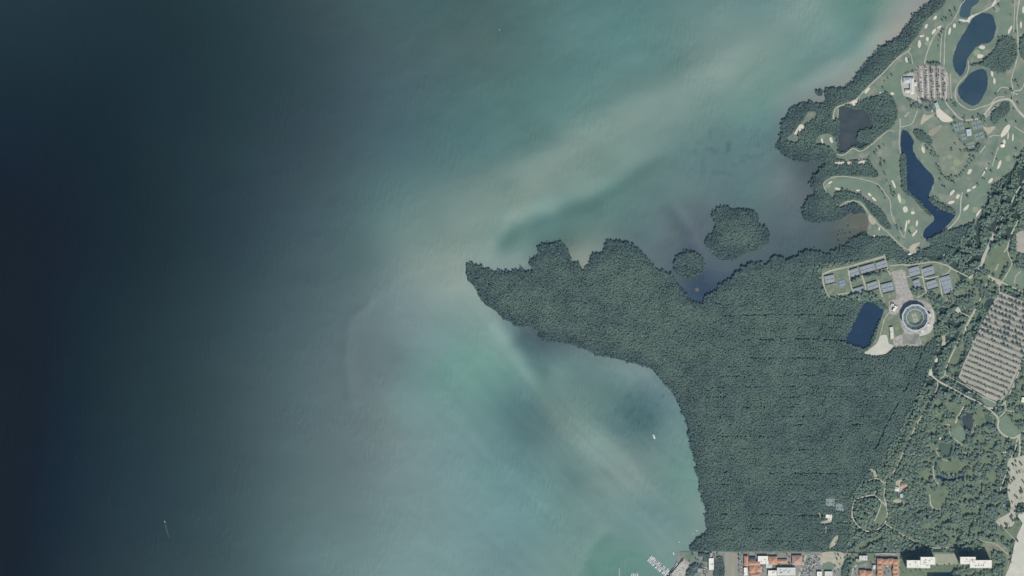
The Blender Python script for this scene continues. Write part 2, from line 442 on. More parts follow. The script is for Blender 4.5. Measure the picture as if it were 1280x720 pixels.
# short wind waves in patches
n3 = nt.nodes.new('ShaderNodeTexNoise'); n3.inputs['Scale'].default_value = 0.006; n3.inputs['Detail'].default_value = 3
nt.links.new(geo.outputs['Position'], n3.inputs['Vector'])
m3 = nt.nodes.new('ShaderNodeMapRange'); m3.inputs[1].default_value = 0.45; m3.inputs[2].default_value = 0.62; m3.inputs[3].default_value = 0.12; m3.inputs[4].default_value = 1.0
nt.links.new(n3.outputs[0], m3.inputs[0])
mm = nt.nodes.new('ShaderNodeMath'); mm.operation = 'MULTIPLY'
nt.links.new(n1.outputs[0], mm.inputs[0]); nt.links.new(m3.outputs[0], mm.inputs[1])
bp = nt.nodes.new('ShaderNodeBump'); bp.inputs['Strength'].default_value = 1.0; bp.inputs['Distance'].default_value = 2.7
nt.links.new(mm.outputs[0], bp.inputs['Height']); nt.links.new(bp.outputs[0], p.inputs['Normal'])
p.inputs['Roughness'].default_value = 0.35
p.inputs['Specular IOR Level'].default_value = 0.12
M_SEA = m
nx, ny = len(xs), len(ys)
idx = np.arange(nx * ny).reshape(ny, nx)
fs = np.stack([idx[1:, :-1], idx[1:, 1:], idx[:-1, 1:], idx[:-1, :-1]], -1).reshape(-1, 4)
wx = (q[:, 0] - 640) * S; wy = (360 - q[:, 1]) * S
sea = mesh_obj('sea', np.stack([wx, wy, np.zeros(len(q))], 1).tolist(), fs.tolist(), M_SEA)
ca = sea.data.color_attributes.new('silt_and_glint_tint', 'FLOAT_COLOR', 'POINT')  # water tints, with sun glint brightening and vignette darkening painted in
ca.data.foreach_set('color', np.hstack([sea_base, np.ones((len(q), 1))]).astype(np.float32).ravel())
tag(sea, kind='structure')

# ------------------------------------------------------------------ land
COAST = [(1185, -30), (1176, -12), (1166, 0), (1156, 8), (1144, 17), (1137, 27), (1131, 35), (1120, 49), (1112, 53), (1104, 57), (1095, 66), (1086, 75), (1080, 83), (1074, 91), (1067, 100), (1060, 106),
 (1055, 110.5), (1046, 112), (1040, 110), (1034, 110), (1031, 114), (1032, 122), (1031, 129), (1021, 131), (1016, 128), (1011, 127.5), (1001, 130), (991, 135.5), (984, 142.5), (983, 149),
 (978, 151), (978, 162), (974, 172), (971, 180), (973, 187), (983, 196), (997, 202), (1012, 203), (1030, 201), (1026, 209), (1021, 216), (1014, 224), (1012, 231), (1016, 236), (1020, 241), (1010, 249),
 (1008, 255), (1003, 261), (1002, 268), (1007, 275.5), (1016, 278), (1032, 277), (1047, 275), (1060, 268), (1072, 268), (1083, 272), (1089, 280), (1086, 290), (1080, 291), (1070, 296), (1059, 304), (1047, 311), (1032, 317),
 (1022, 314), (1014, 312.5), (1004, 315), (995, 320), (985, 324), (972, 321), (966, 322), (961, 329), (954, 329), (946, 328.5), (935, 331), (922, 340), (911, 351), (899, 355), (895, 363), (883, 370),
 (877, 381), (871, 378), (860, 374), (856, 364), (849, 356), (841, 346), (835, 341), (825, 337.5), (816, 331), (804, 317), (797, 311), (790, 307), (780, 301.5), (770, 301), (759, 301), (755, 306), (753, 315),
 (742, 317), (737, 322.5), (736, 330), (730, 337), (724, 331), (714, 328), (712, 318), (706, 306), (699, 303), (689, 304), (679, 306), (672.5, 309), (675, 316), (674, 321), (667, 321), (663, 329), (665, 338), (660, 340),
 (655, 336), (650, 336), (642, 340), (632, 339), (620, 340), (616, 340.5), (609, 336), (600, 333), (590, 331), (583.5, 331), (582.5, 335), (583, 342.5), (586, 351), (595, 361), (599, 370), (606, 380), (614, 385), (622, 391), (628, 397),
 (639, 403), (648, 408), (661, 408), (672, 413), (674, 424), (682, 427), (695, 427), (712, 430), (724, 434), (735, 438), (750, 445), (764, 447), (780, 451), (790, 454), (802, 456), (812, 460), (819, 466), (825, 473),
 (833, 480), (840, 488), (845, 500), (852, 513), (857, 525), (859, 533), (861, 540), (862, 551), (864, 561), (868, 572), (870, 581), (870, 590), (875, 600), (876, 612), (877, 622), (880, 631), (884, 640), (881, 647), (884, 657), (882, 668),
 (875, 671), (867, 677), (861, 684), (863, 689), (850, 690), (847, 698), (843, 707), (836, 716), (830, 730), (828, 770), (1400, 770), (1400, -30)]
coast = spline(COAST, True, 5)
LAND = np.zeros((GH, GW), bool)
raster(LAND, coast)
sheet('ground', COAST, 'ground', M_GROUND, open_=False, wob=0.7)
ISLES = [[(890, 268), (896, 261), (907, 258), (916, 261), (925, 260), (939, 262.5), (946, 268), (948, 280), (956, 282.5), (962, 290), (961, 300), (952, 310), (935, 316), (915, 324.5), (899, 324), (894, 317), (887, 312.5), (881, 304), (886, 296), (893, 288), (893, 276)],
         [(842.5, 330), (844, 322), (851, 317), (862, 315), (873, 318), (880, 327), (879, 336), (873, 345), (862, 350), (850, 345), (844, 338)],
         [(1019, 115), (1022, 112), (1027, 115), (1027.5, 119), (1023, 120)]]
for i in ISLES:
    raster(LAND, spline(i, True, 5))
    sheet('mangrove_islet_ground', i, 'ground', M_GROUND, open_=False, wob=0.6)

sheet('mud_islet_ground', [(868.5, 361), (871.5, 359.5), (874, 361.5), (873, 364), (870, 364.5)], 'ground', M_MARSH, open_=False, wob=.3)
# --- lawns and the golf course
GOLF = [(1182, -30), (1182, 0), (1175, 11), (1161, 22), (1154, 30), (1149, 41), (1140, 52.5), (1134, 60), (1120, 72.5), (1107, 87), (1089, 103), (1077, 115.5), (1070, 123), (1056, 128.5), (1046, 133), (1041, 139), (1040, 150), (1045, 151), (1048, 140),
 (1058, 132), (1072, 128), (1084, 124), (1096, 121), (1105, 116), (1110, 117.5), (1117, 125), (1122, 138), (1120, 150), (1112, 162), (1097, 171), (1089, 180), (1082, 184), (1076, 188), (1067.5, 184.5), (1056, 192), (1046, 191), (1039, 186),
 (1030, 182), (1021, 180), (1020, 174), (1027, 168), (1037, 168), (1045, 175), (1048, 190), (1046, 197), (1055, 201), (1070, 201), (1085, 200), (1091, 209), (1097, 216), (1096, 221), (1085, 221), (1067, 220), (1047, 219.5), (1035, 223), (1029, 230), (1031, 239), (1042, 248),
 (1044, 241), (1051, 239), (1062, 240), (1076, 244), (1085, 251), (1099, 260), (1106, 268), (1109, 276), (1114, 285), (1108, 286), (1096, 274), (1086, 262), (1078, 252), (1066, 249.5), (1056, 251), (1050, 256), (1058, 258), (1068, 254), (1077, 260), (1084, 270), (1086, 280), (1084, 288), (1086, 296), (1098, 297), (1112, 298), (1124, 309), (1137, 319), (1150, 315), (1166, 307), (1172, 300), (1182, 291), (1200, 283), (1220, 277), (1227, 266),
 (1233, 254), (1239, 240), (1241, 231), (1251, 225), (1256, 219), (1265, 212), (1270, 202), (1281, 187), (1330, 150), (1340, -30)]
sheet('golf_course_grass', GOLF, 'lawn', M_GOLF, n=4)
sheet('golf_course_grass', [(1010, 140), (1019, 140), (1020.5, 147), (1010, 154), (1002, 161), (997, 168), (999, 177), (990, 178), (983, 175), (991, 166), (1000, 156), (1006, 147)], 'lawn', M_GOLF)
# lawns of the park, the tennis centre and around the car park
sheet('park_lawn', [(1028, 338), (1050, 333), (1062, 330), (1085, 324), (1106, 319), (1112, 330), (1130, 332), (1150, 328), (1166, 326), (1178, 330), (1190, 334), (1200, 348), (1202, 362), (1196, 376), (1186, 384), (1172, 386), (1170, 408), (1166, 424), (1150, 434), (1124, 434), (1104, 444), (1082, 442), (1092, 428), (1098, 408), (1104, 388), (1096, 376), (1094, 370), (1060, 371), (1036, 372), (1030, 360)], 'lawn', mat('tennis lawn', T(104, 122, 108), T(130, 141, 124), .05, c=T(148, 152, 138), scale2=.06))
sheet('park_lawn', [(1200, 352), (1214, 345), (1228, 330), (1244, 306), (1262, 298), (1270, 280), (1300, 260), (1300, 372), (1268, 366), (1244, 362), (1228, 384), (1214, 410), (1206, 430), (1196, 456), (1190, 470), (1178, 472), (1180, 456), (1192, 434), (1202, 410), (1214, 388), (1206, 380), (1200, 366)], 'lawn', M_PARK, open_=False)
sheet('park_lawn', [(1168, 500), (1190, 488), (1210, 500), (1236, 512), (1252, 524), (1256, 548), (1262, 566), (1256, 590), (1248, 616), (1262, 648), (1262, 690), (1220, 690), (1180, 686), (1130, 672), (1108, 660), (1098, 600), (1112, 576), (1128, 548), (1142, 520), (1152, 498)], 'lawn', M_PARK, open_=False)
sheet('park_lawn', [(1256, 480), (1276, 462), (1310, 440), (1310, 570), (1270, 560), (1256, 520)], 'lawn', M_PARK, open_=False)
sheet('village_ground', [(848, 690), (864, 689), (900, 689), (960, 689), (1040, 690), (1070, 692), (1120, 691), (1150, 690), (1240, 690), (1258, 700), (1256, 765), (832, 765), (838, 716), (846, 702)], 'lawn', M_GREYLOT, smooth=False)

LAWNS = [([(1250, 524), (1257, 519), (1268, 530), (1275, 540), (1271, 545), (1260, 546), (1252, 540), (1249, 531)], M_FAIR),
         ([(1226, 499), (1232, 496), (1247, 504.5), (1241, 509), (1233, 507)], M_FAIR),
         ([(1234, 318), (1246, 308), (1257, 314), (1257, 330), (1250, 346), (1236, 340), (1231, 330)], M_PARK),
         ([(1264, 336), (1282, 340), (1300, 350), (1300, 364), (1270, 358), (1256, 350)], M_FAIR),
         ([(1190, 540), (1199, 532), (1207, 541), (1208, 551), (1198, 550), (1192, 546)], M_FAIR),
         ([(1168, 574), (1178, 578), (1196, 578), (1208, 576), (1212, 582), (1200, 588), (1196, 593), (1180, 592), (1174, 586)], M_PARK),
         ([(1195, 438), (1204, 428), (1207, 432), (1198, 448), (1190, 460), (1187, 454)], M_PARK),
         ([(1166, 616), (1174, 610), (1184, 612), (1184, 624), (1176, 634), (1166, 634), (1162, 624)], M_PARK),
         ([(1150, 590), (1160, 586), (1164, 594), (1156, 600), (1150, 598)], M_PARK),
         ([(1184, 508), (1194, 504), (1200, 512), (1192, 518), (1186, 516)], M_PARK),
         ([(1218, 520), (1230, 518), (1234, 528), (1226, 534), (1220, 530)], M_PARK),
         ([(1094, 648), (1100, 632), (1105, 632), (1107, 646), (1102, 656), (1094, 656)], M_PARK),
         ([(1068, 688), (1078, 678), (1092, 672), (1100, 668), (1102, 674), (1086, 682), (1074, 690)], M_PARK),
         ([(1226, 682), (1250, 678), (1262, 694), (1258, 718), (1246, 722), (1243, 700)], M_DUNE),
         ([(1270, 652), (1277, 652), (1268, 676), (1262, 668), (1264, 660)], M_PARK)]
for pts, mm_ in LAWNS:
    sheet('open_lawn', pts, 'fairway', mm_)
for pts in ([(1154, 96), (1140, 112), (1100, 130), (1096, 116), (1120, 84), (1140, 76)],):
    sheet('golf_fairway', pts, 'fairway', M_FAIR, open_=False)
FAIRWAYS = [[(1124, 196), (1122, 230), (1140, 262), (1150, 282), (1148, 300), (1136, 300), (1122, 268), (1112, 232), (1108, 206), (1114, 190)],
            [(1034, 232), (1040, 225), (1064, 224), (1088, 228), (1102, 240), (1110, 256), (1104, 258), (1086, 244), (1062, 236), (1040, 240)],
            [(1214, 236), (1236, 206), (1256, 182), (1268, 190), (1262, 206), (1244, 222), (1230, 244), (1214, 272), (1204, 276), (1206, 256)],
            [(1150, 192), (1160, 200), (1172, 222), (1172, 244), (1186, 258), (1174, 256), (1168, 244), (1170, 226), (1158, 206)],
            [(1160, 62), (1172, 50), (1176, 84), (1158, 84)], [(1184, 46), (1196, 34), (1206, 32), (1192, 60), (1188, 90), (1182, 88)],
            [(1248, 10), (1264, 4), (1266, 34), (1258, 40), (1248, 50), (1250, 30)], [(1240, 116), (1238, 92), (1250, 100), (1262, 100), (1254, 106), (1246, 112)],
            [(1240, 196), (1254, 168), (1270, 158), (1278, 170), (1262, 186), (1246, 200)]]
for pts in FAIRWAYS:
    sheet('golf_fairway', pts, 'fairway', M_FAIR, open_=False)
GREENS = [(1196, 203, 9, 9), (1187, 196, 6, 6), (1191, 210, 6, 5), (1128, 252, 8, 7), (1140, 286, 7, 9), (1219, 262, 7, 8), (1160, 54, 8, 7), (1221, 66, 9, 8), (1035, 232, 7, 6), (1260, 198, 7, 8), (1154, 182, 7, 7), (1246, 12, 6, 7)]
sheet('driving_range_turf', [(1164, 170), (1180, 157), (1188, 160), (1196, 172), (1205, 184), (1209, 196), (1207, 208), (1198, 220), (1190, 223), (1182, 217), (1175, 205), (1172, 194), (1167, 184)], 'fairway', M_RANGE)
for (x, y, w, h) in GREENS:
    sheet('putting_green', blob(x, y, w, h, 0, 12, amp=.12), 'water', M_GREEN)

# --- lakes and ponds
LAKES = [([(1206, -8), (1203, 4), (1200, 14), (1200, 20), (1209, 22.5), (1212.5, 19), (1214, 11), (1224, 1), (1228, -10)], M_LAKE2),
 ([(1229, 16), (1240, 19), (1243, 26), (1245, 34), (1243, 44), (1237.5, 53), (1224, 56), (1216, 64), (1209, 74), (1207.5, 84), (1202, 95), (1197, 92.5), (1193, 86), (1191, 75), (1194, 62.5), (1199, 51), (1205, 41), (1214, 26), (1220, 19)], M_LAKE5),
 ([(1213, 92), (1222, 87), (1230, 86.5), (1234, 94), (1234.5, 105), (1231, 116), (1224, 128), (1215, 132), (1204, 126), (1198, 118), (1198, 110), (1205, 101)], M_LAKE5),
 ([(1127, 165), (1131, 162.5), (1138, 169), (1142, 177), (1141, 184), (1143, 192), (1152, 205), (1164, 217.5), (1168, 225), (1165, 235), (1161, 245), (1165, 254), (1176, 261), (1188, 266), (1195, 267), (1191, 274), (1181, 285), (1170, 295), (1161, 299), (1154, 296), (1156, 287), (1167, 276), (1166, 270), (1157, 260), (1146, 247), (1136, 240), (1133, 230), (1132.5, 200), (1127, 192), (1126, 180)], M_LAKE),
 ([(1048, 138), (1056, 132.5), (1067.5, 136), (1077, 136), (1085, 142), (1089, 150), (1091, 160), (1078, 162), (1073, 170), (1072, 178), (1086, 179), (1077, 186.5), (1067.5, 182.5), (1056, 190.5), (1047.5, 189), (1048, 165)], M_LAKE3),
 ([(1206, 516), (1212, 516), (1217, 525), (1215, 536), (1210, 540), (1203, 534), (1200.5, 526)], M_LAKE3),
 ([(1175, 554), (1190, 554), (1191, 562), (1187, 570), (1182, 573), (1176, 568), (1174, 560)], M_LAKE4),
 ([(1231, 517), (1240, 521), (1239, 531), (1232.5, 528)], M_LAKE4),
 ([(1172, 593), (1180, 596), (1190, 598), (1203, 594), (1204, 597), (1192, 601), (1180, 602), (1174, 599)], M_LAKE),
 ([(1149, 600), (1156, 602.5), (1162, 600), (1162, 604), (1154, 605)], M_LAKE)]
for pts, mm_ in LAKES:
    sheet('lake_water', pts, 'water', mm_, wob=1.0, pad=-.9)
sheet('lake_water', [(1080.5, 378), (1090, 377), (1105, 387), (1101.5, 398), (1096.5, 407), (1089, 424), (1087.5, 431), (1080, 436), (1068, 432), (1059, 429), (1056, 426), (1065, 407.5), (1074, 390)], 'water', M_LAKE, smooth=False, wob=0.3)
sheet('marsh_mud', [(1060, 274), (1066, 269), (1076, 266), (1084, 269), (1089, 277), (1088, 287), (1082, 289), (1072, 287), (1064, 284)], 'lawn', M_MARSH, wob=0.8)
sheet('swimming_pool_water', [(1176, 716), (1187, 715.5), (1189, 726), (1175, 726)], 'mark', M_POOL, smooth=False)

# --- sand, earth and paving
SANDS = [([(1066, 132), (1060, 130), (1066, 126), (1072, 123.5), (1072, 128), (1068, 135)], M_SAND), ([(993, 166), (1000, 155.5), (1006, 159), (998, 166), (994, 168)], M_SAND),
 ([(1171, 128), (1175, 136), (1187, 146), (1191, 151), (1180, 152.5), (1172, 146), (1170, 137)], M_SAND), ([(1150.6, 155.6), (1154, 143), (1159, 144), (1167.5, 143.5), (1158, 151)], M_TAN),
 ([(1159, 169), (1162, 162.5), (1174, 156), (1179, 157), (1166, 170)], M_DIRT), ([(1227, 155), (1232, 159), (1241, 158), (1244, 159), (1240, 164), (1234, 168), (1231, 163)], M_TAN),
 ([(1080, 441), (1095, 430), (1100, 420), (1108, 419), (1111, 429), (1117, 432), (1110, 440), (1104, 443), (1090, 444)], M_BEACH),
 ([(1261, 574), (1270, 572), (1300, 570), (1300, 640), (1282, 632), (1273, 628), (1270, 636), (1270, 645), (1269, 652), (1262, 660), (1254, 659), (1246, 655), (1245, 650), (1260, 641), (1263, 630), (1260, 622), (1259, 610), (1262, 597), (1259, 586)], mat('trodden beach sand', T(166, 170, 158), T(196, 194, 182), .05, c=T(140, 148, 132), scale2=.05)),
 ([(1282, 640), (1278, 654), (1275, 661), (1269, 676), (1265, 695), (1261, 710), (1256, 724), (1254, 765), (1400, 765), (1400, 640)], M_BEACH),
 ([(1119, 603), (1128, 599), (1131, 606), (1137, 604), (1133, 612), (1128, 616), (1118, 616)], M_TAN), ([(1117, 625), (1124, 624), (1130, 628), (1135, 629), (1128, 631.5), (1118, 631)], M_TAN),
 ([(1036, 684), (1042, 672), (1047, 669), (1047.5, 675), (1043, 684), (1038, 686)], M_TAN), ([(1026, 652), (1030, 651), (1038, 650), (1038, 654.5), (1027, 655)], M_TAN),
 ([(1086, 594), (1085, 588), (1090, 586), (1096, 591), (1096, 596), (1093, 596), (1090, 591), (1087, 592)], M_TAN),
 ([(1027, 691), (1054, 691), (1053, 706), (1044, 711), (1036, 702), (1026, 706)], M_TAN), ([(905, 690), (922, 689.5), (922.5, 740), (905, 740)], M_DIRT),
 ([(1137, 308), (1143, 304), (1150, 303), (1148, 307), (1144, 310), (1145, 316), (1138, 318), (1136, 314)], M_TAN),
 ([(1086, 268), (1090, 270), (1095, 277), (1091, 281), (1086, 275)], M_TAN), ([(1044, 203), (1054, 202), (1055, 205), (1046, 206)], M_SAND), ([(1059, 202), (1066, 203), (1064, 206), (1059, 205)], M_SAND), ([(1072, 204), (1076, 201), (1083, 201), (1081, 205), (1075, 206)], M_SAND),
 ([(1235, 342), (1240, 346), (1252, 351), (1250, 356), (1240, 352), (1236, 350)], M_TAN), ([(1194, 386), (1198, 384), (1201, 390), (1196, 392)], M_BEACH), ([(1177, 421), (1181, 420), (1182, 430), (1177, 432), (1178, 426)], M_TAN), ([(1168, 452), (1171, 447), (1173, 453)], M_BEACH), ([(1160, 468), (1164, 460), (1165.5, 468), (1162, 470)], M_BEACH)]
for pts, mm_ in SANDS:
    sheet('bare_sand', pts, 'path' if mm_ is not M_DIRT else 'lot', mm_, dz=0.07, wob=0.35, smooth=mm_ is not M_DIRT)
sheet('playing_field', [(1029, 711), (1031, 704), (1037, 702), (1042, 705), (1041, 711.5), (1034, 712.5)], 'sand', M_FAIR, dz=0.1)
BUNKERS = [(1169, 22, 3.4, 6, 40), (1157.5, 33, 3, 6, 20), (1167.5, 39, 3.6, 8, 35), (1174, 34, 3, 6, 55), (1193, 32, 3.4, 6, 0), (1187, 39, 3.2, 9, 12), (1149, 55, 4.4, 9.5, 5), (1159, 49, 4, 5.4, 0), (1152, 45, 6, 3, -10),
 (1242.5, 4, 3.6, 11, 30), (1227.5, 59, 8, 5, 10), (1225, 70, 8, 5, -10), (1262.5, 37, 3.4, 11, 25), (1276, 31, 3, 8, 0), (1279, 12, 3, 9, 0), (1133, 75, 2.8, 7, -15), (1240, 92, 3, 7.5, -12), (1243, 101, 3, 8, -5),
 (1256, 164, 6.5, 19, 35), (1255, 177, 4, 6, 0), (1260, 170, 1.6, 9, 5), (1266, 172, 2.2, 10, 5), (1154, 187, 4, 9, -15), (1212, 214, 4.4, 8, 30), (1249, 206, 3.4, 12, 22), (1231, 214, 2, 14, 28), (1238, 226, 4.4, 8, 35),
 (1211, 238, 6, 3.4, -20), (1217.5, 234, 5.5, 2.6, -30), (1190, 241, 3.6, 9, 38), (1197, 246, 4, 6.5, 25), (1189, 253, 8, 4, -12), (1207.5, 260, 3.6, 10.5, 42), (1223, 266, 3, 12, 32), (1124, 247.5, 3.6, 11.5, -12), (1131.5, 262, 6, 8, 0),
 (1141, 266, 5, 4, 0), (1253, 182, 6, 5, 0), (1146, 279, 3, 8, 5), (1142, 293, 3, 6, 30), (1145, 289.5, 2.4, 5, 20), (1132.5, 282, 2.4, 15, 12), (1038, 228, 5.5, 2.4, -30), (1047, 236, 7, 3, 15), (1072.5, 238, 5, 2.4, 0), (1087, 243, 5.4, 2.8, 45),
 (1092.5, 249, 7, 3, 42), (1117, 230, 2.6, 11, -25), (1099, 286, 2.6, 5, 0), (1092.5, 296, 2.6, 5, 0), (1100.6, 116.5, 9, 2.8, -32), (1115, 117, 5, 3.4, 0), (1084, 113, 3.6, 10, 40), (1027.5, 176, 2.6, 7, -15), (1039, 175, 3.6, 8, -20), (1136, 277, 1.8, 6, 8), (1150, 100, 2, 3, 0)]
for (x, y, w, h, a) in BUNKERS:
    sheet('sand_bunker', blob(x, y, w, h, a, 9, amp=.16), 'sand', M_SAND, n=4)

sheet('tower_garden', [(1126, 690), (1256, 690), (1260, 700), (1254, 730), (1124, 730)], 'fairway', M_PARK, smooth=False, dz=.1)
sheet('village_lawn', [(1054, 694), (1094, 692), (1094, 700), (1070, 708), (1060, 724), (1050, 724)], 'fairway', M_PARK, smooth=False, dz=.1)
